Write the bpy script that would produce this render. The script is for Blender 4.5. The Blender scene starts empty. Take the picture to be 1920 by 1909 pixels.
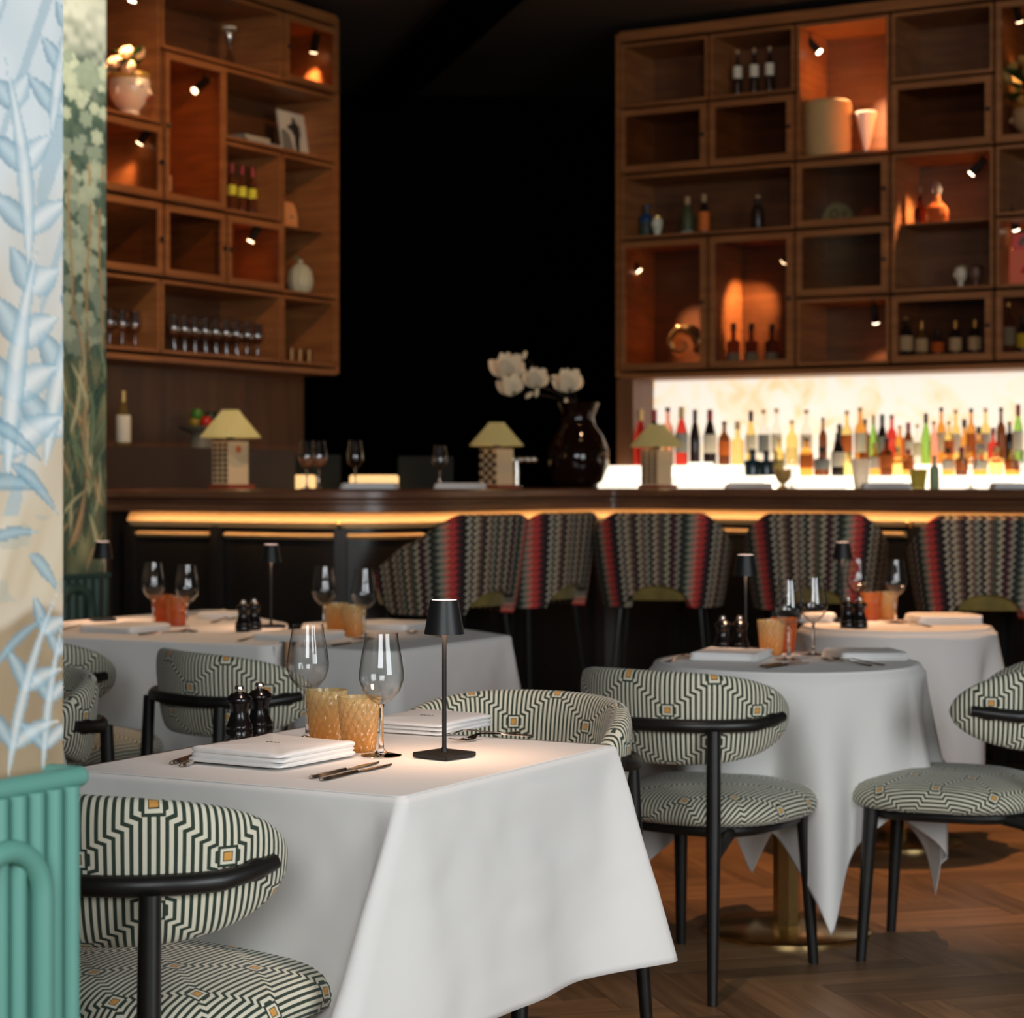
import bpy, bmesh, math, random
import numpy as np
from mathutils import Vector, Matrix
random.seed(7)
S = bpy.context.scene
COL = S.collection
PI = math.pi
# ------------------------------------------------------------------ camera
FPX, H, HY, CX = 4021.0, 1.24, 905.0, 960.0
cd = bpy.data.cameras.new('camera'); cam = bpy.data.objects.new('camera', cd); COL.objects.link(cam)
cam.location = (0, 0, H); cam.rotation_euler = (PI/2, 0, 0)
cd.sensor_fit = 'HORIZONTAL'; cd.sensor_width = 36.0; cd.lens = FPX/1920*36
cd.shift_y = -(954.5-HY)/1920
cd.clip_start = 0.05; cd.clip_end = 60
cd.dof.use_dof = True; cd.dof.focus_distance = 3.75; cd.dof.aperture_fstop = 5.8
S.camera = cam
# ------------------------------------------------------------------ world, exposure
wd = bpy.data.worlds.new('world'); S.world = wd; wd.use_nodes = True
wd.node_tree.nodes['Background'].inputs[0].default_value = (0.75, 0.85, 1.0, 1)
wd.node_tree.nodes['Background'].inputs[1].default_value = 0.03
vs = S.view_settings
vs.view_transform = 'Standard'; vs.look = 'None'; vs.gamma = 1; vs.exposure = 0.08
vs.use_curve_mapping = False
# ------------------------------------------------------------------ large lights
def aim(o, target):
    o.rotation_euler = (Vector(target)-o.location).to_track_quat('-Z', 'Y').to_euler()
def area(name, loc, target, sx, sy, power, color, spread=PI):
    l = bpy.data.lights.new(name, 'AREA'); l.shape = 'RECTANGLE'; l.size = sx; l.size_y = sy
    l.energy = power; l.color = color; l.spread = spread
    o = bpy.data.objects.new(name, l); COL.objects.link(o); o.location = loc; aim(o, target); return o
def spot(name, loc, target, power, color, deg, blend=0.6, radius=0.03, parent=None):
    l = bpy.data.lights.new(name, 'SPOT'); l.energy = power; l.color = color
    l.spot_size = math.radians(deg); l.spot_blend = blend; l.shadow_soft_size = radius
    o = bpy.data.objects.new(name, l); COL.objects.link(o); o.location = loc; aim(o, target)
    if parent: o.parent = parent
    return o
area('window_daylight_right', (3.6, 0.2, 1.9), (-0.4, 4.2, 0.7), 2.6, 2.2, 150, (0.90, 0.96, 1.0))
area('window_daylight_behind', (-0.4, -2.0, 2.5), (0.0, 4.0, 0.7), 3.0, 1.8, 165, (0.94, 0.97, 1.0))
WARM = (1.0, 0.55, 0.28)
spot('ceiling_spot_a', (-1.0, 7.9, 3.55), (-1.05, 7.3, 0.75), 120, (1.0, 0.62, 0.36), 36)
spot('ceiling_spot_b', (1.6, 7.9, 3.55), (1.35, 7.2, 0.0), 330, (1.0, 0.50, 0.22), 46)
spot('ceiling_spot_c', (0.6, 7.6, 3.55), (0.6, 7.0, 0.0), 150, (1.0, 0.46, 0.20), 34)
spot('cabinet_fill_left', (-0.2, 8.3, 3.55), (-1.2, 9.6, 2.4), 75, (1.0, 0.55, 0.28), 75)  # added warm fill that brightens the left cabinet
spot('cabinet_fill_right', (0.9, 8.2, 3.55), (1.3, 10.3, 2.5), 12, (1.0, 0.55, 0.28), 80)  # added weak fill for the right cabinet, not a fitting of the room
spot('ceiling_spot_g', (0.9, 9.0, 3.55), (0.9, 9.3, 1.2), 30, (1.0, 0.62, 0.36), 80)
spot('ceiling_spot_h', (-0.9, 8.6, 3.55), (-0.7, 8.9, 1.2), 22, (1.0, 0.58, 0.32), 60)
spot('tabletop_fill', (0.0, 3.9, 3.55), (0.25, 4.15, 0.0), 105, (1.0, 0.74, 0.60), 46)  # added fill lifting the front tabletop, which the low windows only graze
spot('ceiling_spot_i', (-0.9, 7.4, 3.5), (-1.55, 8.1, 2.5), 60, (1.0, 0.93, 0.80), 62)

# ------------------------------------------------------------------ projection helpers
def wp(px, d, z=None, py=None):
    if z is None: z = H-(py-HY)*d/FPX
    return Vector(((px-CX)/FPX*d, d, z))
def gp(px, py, z):
    return wp(px, (H-z)*FPX/(py-HY), z)
TZ = 0.745
def tp(px, py): return gp(px, py, TZ)

# ------------------------------------------------------------------ materials
MATS = {}
def lin(c):
    return tuple(((v/255)/12.92 if v/255 <= 0.04045 else ((v/255+0.055)/1.055)**2.4) for v in c)
def mat(name, col, rough=0.5, metal=0.0, trans=0.0, ior=1.45, emit=0.0, ecol=None, bump=0.0, bscale=50, var=0.0, vscale=8, spec=0.5, sheen=0.0, alpha=1.0, coat=0.0, stretch=(1,1,1)):
    if name in MATS: return MATS[name]
    m = bpy.data.materials.new(name); m.use_nodes = True; nt = m.node_tree
    b = nt.nodes['Principled BSDF']
    b.inputs['Base Color'].default_value = (*col, 1); b.inputs['Roughness'].default_value = rough
    b.inputs['Metallic'].default_value = metal; b.inputs['IOR'].default_value = ior
    b.inputs['Transmission Weight'].default_value = trans; b.inputs['Specular IOR Level'].default_value = spec
    b.inputs['Sheen Weight'].default_value = sheen; b.inputs['Coat Weight'].default_value = coat
    if emit:
        b.inputs['Emission Color'].default_value = (*(ecol or col), 1); b.inputs['Emission Strength'].default_value = emit
    tc = None
    if bump or var:
        tc = nt.nodes.new('ShaderNodeTexCoord'); mp = nt.nodes.new('ShaderNodeMapping')
        mp.inputs['Scale'].default_value = stretch
        nt.links.new(tc.outputs['Object'], mp.inputs[0])
    if var:
        n = nt.nodes.new('ShaderNodeTexNoise'); n.inputs['Scale'].default_value = vscale; n.inputs['Detail'].default_value = 5
        nt.links.new(mp.outputs[0], n.inputs[0])
        r = nt.nodes.new('ShaderNodeValToRGB')
        r.color_ramp.elements[0].position = 0.3; r.color_ramp.elements[1].position = 0.7
        r.color_ramp.elements[0].color = (*[c*(1-var) for c in col], 1)
        r.color_ramp.elements[1].color = (*[min(1, c*(1+var)) for c in col], 1)
        nt.links.new(n.outputs['Fac'], r.inputs[0]); nt.links.new(r.outputs[0], b.inputs['Base Color'])
    if bump:
        n = nt.nodes.new('ShaderNodeTexNoise'); n.inputs['Scale'].default_value = bscale; n.inputs['Detail'].default_value = 4
        nt.links.new(mp.outputs[0], n.inputs[0])
        bp = nt.nodes.new('ShaderNodeBump'); bp.inputs['Strength'].default_value = bump; bp.inputs['Distance'].default_value = 0.01
        nt.links.new(n.outputs['Fac'], bp.inputs['Height']); nt.links.new(bp.outputs[0], b.inputs['Normal'])
    MATS[name] = m; return m
def M_(nt, op, a, b=None, c=None, clamp=False):
    n = nt.nodes.new('ShaderNodeMath'); n.operation = op; n.use_clamp = clamp
    for i, v in enumerate((a, b, c)):
        if v is None: continue
        if isinstance(v, (int, float)): n.inputs[i].default_value = v
        else: nt.links.new(v, n.inputs[i])
    return n.outputs[0]
def MIX(nt, f, a, b):
    n = nt.nodes.new('ShaderNodeMix'); n.data_type = 'RGBA'
    if isinstance(f, (int, float)): n.inputs['Factor'].default_value = f
    else: nt.links.new(f, n.inputs['Factor'])
    for k, v in ((6, a), (7, b)):
        if isinstance(v, tuple): n.inputs[k].default_value = (*v, 1)
        else: nt.links.new(v, n.inputs[k])
    return n.outputs[2]

def fabric_maze():
    m = bpy.data.materials.new('maze_fabric'); m.use_nodes = True; nt = m.node_tree; b = nt.nodes['Principled BSDF']
    uv = nt.nodes.new('ShaderNodeUVMap'); sp = nt.nodes.new('ShaderNodeSeparateXYZ'); nt.links.new(uv.outputs[0], sp.inputs[0])
    U, V = sp.outputs[0], sp.outputs[1]
    PX, PY, p, wd_ = 0.1, 0.075, 0.1/9, 0.0120
    ax = M_(nt, 'PINGPONG', U, PX); ay = M_(nt, 'PINGPONG', V, PY)
    w = M_(nt, 'ADD', M_(nt, 'DIVIDE', M_(nt, 'SUBTRACT', ay, M_(nt, 'MULTIPLY', ax, PY/PX)), wd_), 0.5, clamp=True)
    F = M_(nt, 'ADD', M_(nt, 'DIVIDE', ax, p), w)
    fr = M_(nt, 'FRACT', M_(nt, 'ADD', F, 0.26))
    st = M_(nt, 'LESS_THAN', fr, 0.53)
    d1 = M_(nt, 'MAXIMUM', ax, ay)
    d2 = M_(nt, 'MAXIMUM', M_(nt, 'SUBTRACT', PX, ax), M_(nt, 'SUBTRACT', PY, ay))
    d = M_(nt, 'MINIMUM', d1, d2)
    c = MIX(nt, st, (0.018, 0.034, 0.019), (0.66, 0.62, 0.48))
    c = MIX(nt, M_(nt, 'LESS_THAN', d, 0.0155), c, (0.018, 0.034, 0.019))
    c = MIX(nt, M_(nt, 'LESS_THAN', d, 0.0115), c, (0.68, 0.64, 0.50))
    c = MIX(nt, M_(nt, 'LESS_THAN', d, 0.0074), c, (0.03, 0.04, 0.02))
    c = MIX(nt, M_(nt, 'LESS_THAN', d, 0.0060), c, (0.62, 0.30, 0.06))
    nt.links.new(c, b.inputs['Base Color']); b.inputs['Roughness'].default_value = 0.85
    b.inputs['Sheen Weight'].default_value = 0.15
    bp = nt.nodes.new('ShaderNodeBump'); bp.inputs['Strength'].default_value = 0.25; bp.inputs['Distance'].default_value = 0.002
    nt.links.new(st, bp.inputs['Height']); nt.links.new(bp.outputs[0], b.inputs['Normal'])
    return m
def fabric_stool():
    m = bpy.data.materials.new('zigzag_fabric'); m.use_nodes = True; nt = m.node_tree; b = nt.nodes['Principled BSDF']
    uv = nt.nodes.new('ShaderNodeUVMap'); sp = nt.nodes.new('ShaderNodeSeparateXYZ'); nt.links.new(uv.outputs[0], sp.inputs[0])
    U, V = sp.outputs[0], sp.outputs[1]
    tri = M_(nt, 'PINGPONG', V, 0.013)
    u2 = M_(nt, 'ADD', U, M_(nt, 'MULTIPLY', tri, 1.15))
    fr = M_(nt, 'FRACT', M_(nt, 'DIVIDE', u2, 0.36))
    r = nt.nodes.new('ShaderNodeValToRGB'); cr = r.color_ramp; cr.interpolation = 'CONSTANT'
    blk = (0.012, 0.010, 0.010); bei = (0.42, 0.34, 0.23); brn = (0.13, 0.07, 0.05); gry = (0.27, 0.26, 0.19)
    red = (0.55, 0.05, 0.04); cor = (0.60, 0.20, 0.14); mar = (0.10, 0.02, 0.025); grn = (0.05, 0.07, 0.045); wht = (0.42, 0.38, 0.28)
    stops = [(0, blk), (.04, bei), (.075, brn), (.12, gry), (.16, blk), (.20, bei), (.24, brn), (.285, grn), (.33, bei), (.37, blk),
             (.41, mar), (.44, gry), (.48, blk), (.52, grn), (.56, gry), (.61, cor), (.66, red), (.73, mar), (.77, blk), (.83, wht),
             (.87, blk), (.90, bei), (.95, brn)]
    cr.elements[0].color = (*stops[0][1], 1); cr.elements[1].position = stops[1][0]; cr.elements[1].color = (*stops[1][1], 1)
    for p_, c_ in stops[2:]:
        e = cr.elements.new(p_); e.color = (*c_, 1)
    nt.links.new(fr, r.inputs[0])
    dots = M_(nt, 'LESS_THAN', M_(nt, 'FRACT', M_(nt, 'DIVIDE', V, 0.026)), 0.35)
    dk = MIX(nt, M_(nt, 'MULTIPLY', dots, 0.45), r.outputs[0], (0.015, 0.012, 0.012))
    nt.links.new(dk, b.inputs['Base Color']); b.inputs['Roughness'].default_value = 0.95
    return m
def wood(name, c1, c2, scale=(1, 1, 12), rough=0.45, axis_scale=3.0, rnd=False, coat=0.0):
    m = bpy.data.materials.new(name); m.use_nodes = True; nt = m.node_tree; b = nt.nodes['Principled BSDF']
    tc = nt.nodes.new('ShaderNodeTexCoord'); mp = nt.nodes.new('ShaderNodeMapping'); mp.inputs['Scale'].default_value = scale
    nt.links.new(tc.outputs['Object'], mp.inputs[0])
    if rnd:
        oi = nt.nodes.new('ShaderNodeObjectInfo'); ge = nt.nodes.new('ShaderNodeNewGeometry')
        rr = M_(nt, 'FRACT', M_(nt, 'ADD', oi.outputs['Random'], ge.outputs['Random Per Island']))
        cmb = nt.nodes.new('ShaderNodeCombineXYZ'); nt.links.new(M_(nt, 'MULTIPLY', rr, 40.0), cmb.inputs[0]); nt.links.new(cmb.outputs[0], mp.inputs['Location'])
    n = nt.nodes.new('ShaderNodeTexNoise'); n.inputs['Scale'].default_value = axis_scale; n.inputs['Detail'].default_value = 8; n.inputs['Distortion'].default_value = 0.6
    nt.links.new(mp.outputs[0], n.inputs[0])
    r = nt.nodes.new('ShaderNodeValToRGB'); r.color_ramp.elements[0].position = 0.32; r.color_ramp.elements[1].position = 0.68
    r.color_ramp.elements[0].color = (*c1, 1); r.color_ramp.elements[1].color = (*c2, 1)
    nt.links.new(n.outputs['Fac'], r.inputs[0]); out = r.outputs[0]
    if rnd:
        hs = nt.nodes.new('ShaderNodeHueSaturation'); nt.links.new(out, hs.inputs['Color'])
        nt.links.new(M_(nt, 'ADD', M_(nt, 'MULTIPLY', rr, 0.7), 0.65), hs.inputs['Value']); out = hs.outputs[0]
    nt.links.new(out, b.inputs['Base Color']); b.inputs['Roughness'].default_value = rough; b.inputs['Coat Weight'].default_value = coat
    bp = nt.nodes.new('ShaderNodeBump'); bp.inputs['Strength'].default_value = 0.12; bp.inputs['Distance'].default_value = 0.004
    nt.links.new(n.outputs['Fac'], bp.inputs['Height']); nt.links.new(bp.outputs[0], b.inputs['Normal'])
    return m
def onyx():
    m = bpy.data.materials.new('backlit_onyx'); m.use_nodes = True; nt = m.node_tree; b = nt.nodes['Principled BSDF']
    tc = nt.nodes.new('ShaderNodeTexCoord')
    n = nt.nodes.new('ShaderNodeTexNoise'); n.inputs['Scale'].default_value = 4.5; n.inputs['Detail'].default_value = 7; n.inputs['Distortion'].default_value = 1.6
    nt.links.new(tc.outputs['Object'], n.inputs[0])
    r = nt.nodes.new('ShaderNodeValToRGB'); cr = r.color_ramp
    cr.elements[0].position = 0.30; cr.elements[0].color = (0.85, 0.50, 0.24, 1); cr.elements[1].position = 0.54; cr.elements[1].color = (0.78, 0.74, 0.66, 1)
    e = cr.elements.new(0.42); e.color = (0.84, 0.70, 0.52, 1)
    nt.links.new(n.outputs['Fac'], r.inputs[0]); nt.links.new(r.outputs[0], b.inputs['Emission Color']); b.inputs['Emission Strength'].default_value = 0.98
    b.inputs['Base Color'].default_value = (0.6, 0.5, 0.35, 1); b.inputs['Roughness'].default_value = 0.3
    return m
def pane_mat(name, tint, gl=0.06):
    m = bpy.data.materials.new(name); m.use_nodes = True; nt = m.node_tree
    nt.nodes.remove(nt.nodes['Principled BSDF']); out = nt.nodes['Material Output']
    t = nt.nodes.new('ShaderNodeBsdfTransparent'); t.inputs[0].default_value = (*tint, 1)
    g = nt.nodes.new('ShaderNodeBsdfGlossy'); g.inputs['Roughness'].default_value = 0.12
    mx = nt.nodes.new('ShaderNodeMixShader'); mx.inputs[0].default_value = gl
    nt.links.new(t.outputs[0], mx.inputs[1]); nt.links.new(g.outputs[0], mx.inputs[2]); nt.links.new(mx.outputs[0], out.inputs[0])
    return m
def bowl_mat(name, tint=(0.975, 0.975, 0.97)):
    m = bpy.data.materials.new(name); m.use_nodes = True; nt = m.node_tree
    nt.nodes.remove(nt.nodes['Principled BSDF']); out = nt.nodes['Material Output']
    lw = nt.nodes.new('ShaderNodeLayerWeight'); lw.inputs['Blend'].default_value = 0.5
    e = M_(nt, 'POWER', lw.outputs['Facing'], 4.6)
    c = MIX(nt, e, tint, (0.22, 0.17, 0.13))
    t = nt.nodes.new('ShaderNodeBsdfTransparent'); nt.links.new(c, t.inputs[0])
    g = nt.nodes.new('ShaderNodeBsdfGlossy'); g.inputs['Roughness'].default_value = 0.015
    f = M_(nt, 'ADD', M_(nt, 'MULTIPLY', M_(nt, 'POWER', lw.outputs['Facing'], 3.2), 0.65), 0.045)
    mx = nt.nodes.new('ShaderNodeMixShader'); nt.links.new(f, mx.inputs[0])
    nt.links.new(t.outputs[0], mx.inputs[1]); nt.links.new(g.outputs[0], mx.inputs[2]); nt.links.new(mx.outputs[0], out.inputs[0])
    return m
def amber_mat(name, col, tcol):
    m = bpy.data.materials.new(name); m.use_nodes = True; nt = m.node_tree; b = nt.nodes['Principled BSDF']
    b.inputs['Base Color'].default_value = (*col, 1); b.inputs['Roughness'].default_value = 0.12; b.inputs['Transmission Weight'].default_value = 0.75; b.inputs['IOR'].default_value = 1.42
    tr = nt.nodes.new('ShaderNodeBsdfTranslucent'); tr.inputs[0].default_value = (*tcol, 1)
    mx = nt.nodes.new('ShaderNodeMixShader'); mx.inputs[0].default_value = 0.10
    out = nt.nodes['Material Output']
    nt.links.new(b.outputs[0], mx.inputs[1]); nt.links.new(tr.outputs[0], mx.inputs[2]); nt.links.new(mx.outputs[0], out.inputs[0])
    return m
def cloth_mat():
    m = mat('white_linen', (0.73, 0.71, 0.675), rough=0.9, bump=0.35, bscale=5, sheen=0.1)
    nt = m.node_tree
    return m
FAB = fabric_maze(); ZIG = fabric_stool(); ONYX = onyx()
LINEN = cloth_mat(); NAPKIN = mat('napkin_linen', (0.80, 0.785, 0.76), 0.85, bump=0.1, bscale=30)
BLACKWOOD = mat('black_stained_wood', (0.010, 0.009, 0.008), 0.38, var=0.3, vscale=20)
BLACK = mat('matte_black_metal', (0.012, 0.012, 0.012), 0.42, metal=0.2)
BLACKGLOSS = mat('glossy_black_lacquer', (0.008, 0.006, 0.006), 0.18)
STEEL = mat('polished_steel', (0.66, 0.60, 0.54), 0.22, metal=1.0)
BRASS = mat('brass', (0.75, 0.52, 0.22), 0.22, metal=1.0)
GOLD = mat('gold_moulding', (0.72, 0.50, 0.24), 0.45, metal=0.2)
GLASS = mat('clear_glass', (1, 1, 1), 0.0, trans=1.0, ior=1.45)
GLASSTHIN = bowl_mat('thin_clear_glass'); SHELFGLASS = pane_mat('shelf_glassware', (0.85, 0.80, 0.76), 0.30); BOWL = bowl_mat('wine_bowl_glass')
PANE = pane_mat('cabinet_door_glass', (0.86, 0.78, 0.70), 0.022)
AMBER = amber_mat('amber_glass', (1.0, 0.76, 0.34), (0.9, 0.5, 0.1))
AMBERRED = amber_mat('burnt_orange_glass', (0.95, 0.42, 0.14), (0.7, 0.2, 0.04))
CABW = wood('cabinet_walnut', (0.21, 0.074, 0.021), (0.34, 0.13, 0.038), scale=(1.5, 1.5, 14), axis_scale=2.0)
CABBACK_SHADED = wood('cabinet_back_walnut_shaded', (0.09, 0.032, 0.010), (0.15, 0.056, 0.018), scale=(1.5, 1.5, 14), axis_scale=2.0)  # same walnut darkened, the shade inside the cubbies put into its colour
PANELW = wood('panel_walnut', (0.13, 0.05, 0.02), (0.20, 0.08, 0.03), scale=(6, 6, 0.6), axis_scale=2.0)
BARTOP = wood('bar_top_walnut', (0.13, 0.055, 0.028), (0.20, 0.09, 0.045), scale=(1, 1, 10), rough=0.28)
DARKGAP = mat('shadow_gap', (0.01, 0.006, 0.004), 0.8)
BARDARK = mat('dark_bar_panel', (0.010, 0.009, 0.008), 0.35)
PLANK = wood('oak_plank', (0.15, 0.078, 0.034), (0.27, 0.145, 0.066), scale=(1.2, 14, 1), rough=0.42, axis_scale=2.2, rnd=True)
SUBFLOOR = mat('subfloor', (0.02, 0.012, 0.008), 0.9)
DARKWALL = mat('black_wall', (0.0008, 0.0008, 0.0007), 1.0, spec=0.0)
CEIL = mat('dark_ceiling', (0.035, 0.022, 0.012), 0.9)
OLIVE = mat('olive_velvet', (0.20, 0.15, 0.035), 0.9, var=0.25, vscale=20, sheen=0.3)
TEAL = mat('mint_lacquer', (0.115, 0.30, 0.245), 0.45)
TEALDARK = mat('deep_green_lacquer', (0.025, 0.06, 0.05), 0.5)

# ------------------------------------------------------------------ mesh builder
class MB:
    def __init__(s): s.v = []; s.f = []; s.uv = []; s.has_uv = False
    def add(s, vs, fs, uvs=None):
        o = len(s.v); s.v += [tuple(v) for v in vs]; s.f += [tuple(i+o for i in f) for f in fs]
        if uvs: s.has_uv = True; s.uv += list(uvs)
        else: s.uv += [(0, 0)]*len(vs)
        return s
    def box(s, x0, x1, y0, y1, z0, z1):
        v = [(x, y, z) for x in (x0, x1) for y in (y0, y1) for z in (z0, z1)]
        return s.add(v, [(0, 1, 3, 2), (4, 6, 7, 5), (0, 4, 5, 1), (2, 3, 7, 6), (0, 2, 6, 4), (1, 5, 7, 3)])
    def cbox(s, c, sz, rz=0.0):
        hx, hy, hz = sz[0]/2, sz[1]/2, sz[2]/2; ca, sa = math.cos(rz), math.sin(rz); v = []
        for x in (-hx, hx):
            for y in (-hy, hy):
                for z in (-hz, hz): v.append((c[0]+x*ca-y*sa, c[1]+x*sa+y*ca, c[2]+z))
        return s.add(v, [(0, 1, 3, 2), (4, 6, 7, 5), (0, 4, 5, 1), (2, 3, 7, 6), (0, 2, 6, 4), (1, 5, 7, 3)])
    def path(s, pts, rad, n=10, caps=True, flat=1.0):
        pts = [Vector(p) for p in pts]; m = len(pts)
        if isinstance(rad, (int, float)): rad = [rad]*m
        vs = []; a = None
        for i, p in enumerate(pts):
            t = (pts[min(i+1, m-1)]-pts[max(i-1, 0)]).normalized()
            if a is None:
                a = t.cross(Vector((0, 0, 1)))
                if a.length < 0.2: a = t.cross(Vector((0, 1, 0)))
            else: a = a-t*a.dot(t)
            a.normalize(); b = a.cross(t).normalized()
            for k in range(n):
                th = 2*PI*k/n; vs.append(p+a*math.cos(th)*rad[i]+b*math.sin(th)*rad[i]*flat)
        fs = [(i*n+k, i*n+(k+1) % n, (i+1)*n+(k+1) % n, (i+1)*n+k) for i in range(m-1) for k in range(n)]
        if caps: fs += [tuple(range(n-1, -1, -1)), tuple((m-1)*n+k for k in range(n))]
        return s.add(vs, fs)
    def lathe(s, prof, c=(0, 0, 0), n=24, disp=None, close=True):
        m = len(prof); vs = []; uvs = []
        for i, (r, z) in enumerate(prof):
            for k in range(n):
                th = 2*PI*k/n; rr = r+(disp(i, k, th) if disp else 0)
                vs.append((c[0]+rr*math.cos(th), c[1]+rr*math.sin(th), c[2]+z)); uvs.append((k/n, z))
        fs = [(i*n+k, i*n+(k+1) % n, (i+1)*n+(k+1) % n, (i+1)*n+k) for i in range(m-1) for k in range(n)]
        if close:
            if prof[0][0] > 1e-5: fs.append(tuple(range(n-1, -1, -1)))
            if prof[-1][0] > 1e-5: fs.append(tuple((m-1)*n+k for k in range(n)))
        return s.add(vs, fs)
    def ball(s, c, r, sx=1, sy=1, sz=1, n=12, m=8, rot=None):
        vs = []
        for i in range(m+1):
            a = PI*i/m
            for k in range(n):
                b = 2*PI*k/n; v = Vector((r*sx*math.sin(a)*math.cos(b), r*sy*math.sin(a)*math.sin(b), r*sz*math.cos(a)))
                if rot: v = rot @ v
                vs.append(v+Vector(c))
        return s.add(vs, [(i*n+k, (i+1)*n+k, (i+1)*n+(k+1) % n, i*n+(k+1) % n) for i in range(m) for k in range(n)])
    def prism(s, pts, z0, z1):
        n = len(pts); vs = [(x, y, z0) for x, y in pts]+[(x, y, z1) for x, y in pts]
        return s.add(vs, [tuple(range(n-1, -1, -1)), tuple(range(n, 2*n))]+[(i, (i+1) % n, n+(i+1) % n, n+i) for i in range(n)])
    def strip(s, rows, uvrows=None, closed=False):
        m, n = len(rows), len(rows[0]); vs = [p for r in rows for p in r]
        uv = [q for r in uvrows for q in r] if uvrows else None
        kk = n if closed else n-1
        return s.add(vs, [(i*n+k, i*n+(k+1) % n, (i+1)*n+(k+1) % n, (i+1)*n+k) for i in range(m-1) for k in range(kk)], uv)
    def build(s, name, m, parent=None, smooth=False, bevel=0.0, auto=True):
        me = bpy.data.meshes.new(name); me.from_pydata(s.v, [], s.f); me.validate(clean_customdata=False)
        if s.has_uv:
            l = me.uv_layers.new(name='UVMap'); idx = np.empty(len(me.loops), dtype=np.int32); me.loops.foreach_get('vertex_index', idx)
            l.data.foreach_set('uv', np.array(s.uv, dtype=np.float32)[idx].ravel())
        bm = bmesh.new(); bm.from_mesh(me)
        bmesh.ops.remove_doubles(bm, verts=bm.verts, dist=1e-6)
        bmesh.ops.recalc_face_normals(bm, faces=bm.faces)
        if bevel > 0:
            bmesh.ops.bevel(bm, geom=[e for e in bm.edges if len(e.link_faces) == 2 and e.calc_face_angle(0) > 0.7], offset=bevel, segments=2, affect='EDGES', clamp_overlap=True)
        bm.to_mesh(me); bm.free()
        if smooth:
            for p in me.polygons: p.use_smooth = True
            if auto:
                try: me.set_sharp_from_angle(angle=math.radians(42))
                except Exception: pass
        me.materials.append(m)
        o = bpy.data.objects.new(name, me); COL.objects.link(o)
        if parent: o.parent = parent
        return o
def tag(o, label=None, cat=None, group=None, kind=None):
    if label: o['label'] = label
    if cat: o['category'] = cat
    if group: o['group'] = group
    if kind: o['kind'] = kind
    return o
def thing(name, label, cat, loc=(0, 0, 0), rz=0.0, group=None):
    o = bpy.data.objects.new(name, None); COL.objects.link(o); o.location = loc; o.rotation_euler = (0, 0, rz)
    o.empty_display_size = 0.05
    return tag(o, label, cat, group)
def dup(root, loc, rz=0.0, label=None, group=None, scale=None):
    r = root.copy(); COL.objects.link(r); r.location = loc; r.rotation_euler = (0, 0, rz)
    if scale: r.scale = (scale, scale, scale)
    if label: r['label'] = label
    if group: r['group'] = group
    for ch in list(root.children):
        c = ch.copy(); COL.objects.link(c); c.parent = r
        for g in list(ch.children):
            d = g.copy(); COL.objects.link(d); d.parent = c
    return r
def heading(fx, fy): return math.atan2(-fx, fy)   # local +y -> (fx,fy)

# ================================================================== SETTING
K = 1.10   # depth of the bar zone
zk = lambda z: H+(z-H)*K
U_ = Vector((0.503, 0.864, 0)); N_ = Vector((0.864, -0.503, 0))
ZC = 3.62
b = MB().box(-6, 6, -3.5, 15, -0.08, -0.022); tag(b.build('floor', SUBFLOOR), kind='structure'); FLOOR = bpy.data.objects['floor']
# herringbone planks
def planks():
    W, L = 0.11, 0.55; th = math.radians(59.8+45); ca, sa = math.cos(th), math.sin(th)
    g = 0.0009
    def mesh(lx, ly, nm):
        mb = MB().box(g, lx-g, g, ly-g, -0.0215, 0.0)
        return mb.build(nm, PLANK, FLOOR)
    cand = []; n = int(L/W)
    for i in range(-90, 90):
        for j in range(-14, 15):
            ox, oy = i*W+j*2*L, i*W
            for kind, (x, y, lx, ly) in ((0, (ox, oy, L, W)), (1, (ox+L, oy+W-L, W, L))):
                cx_, cy_ = x+lx/2, y+ly/2
                X = cx_*ca-cy_*sa+0.5; Y = cx_*sa+cy_*ca+5.0
                if -4.0 < X < 4.5 and 0.5 < Y < 12.5: cand.append((kind, x, y, X, Y))
    vis = [c for c in cand if 4.6 < c[4] < 8.4 and -0.35 < c[3] < 0.26*c[4]]
    vis.sort(key=lambda c: c[4]); vis = vis[:298]; vset = set((c[0], c[1], c[2]) for c in vis)
    m0 = mesh(L, W, 'plank'); m1 = None
    first = {0: m0}
    for c in vis:
        kind, x, y = c[0], c[1], c[2]
        o = m0 if c is vis[0] else m0.copy()
        if o is not m0: COL.objects.link(o); o.parent = FLOOR
        if kind == 0: lx, ly, rz = x, y, th
        else: lx, ly, rz = x+W, y, th+PI/2
        o.location = (lx*ca-ly*sa+0.5, lx*sa+ly*ca+5.0, 0); o.rotation_euler = (0, 0, rz)
    mb = MB()
    for c in cand:
        if (c[0], c[1], c[2]) in vset: continue
        kind, x, y = c[0], c[1], c[2]
        lx, ly = (L, W) if kind == 0 else (W, L)
        v = []
        for zz in (-0.0215, 0.0):
            for (a_, b_) in ((x+g, y+g), (x+lx-g, y+g), (x+lx-g, y+ly-g), (x+g, y+ly-g)):
                v.append((a_*ca-b_*sa+0.5, a_*sa+b_*ca+5.0, zz))
        mb.add(v, [(4, 5, 6, 7), (0, 1, 5, 4), (1, 2, 6, 5), (2, 3, 7, 6), (3, 0, 4, 7)])
    o = mb.build('planks_beyond', PLANK, FLOOR); o['kind'] = 'stuff'
planks()
ce = MB().box(-6, 6, -3.5, 15, ZC, ZC+0.1).build('ceiling', CEIL); tag(ce, kind='structure')
bm_ = MB(); bm_.cbox((0.15, 9.2, ZC-0.06), (0.22, 8.0, 0.12), math.radians(14)); tag(bm_.build('trim_1', DARKWALL), kind='structure')
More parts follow.
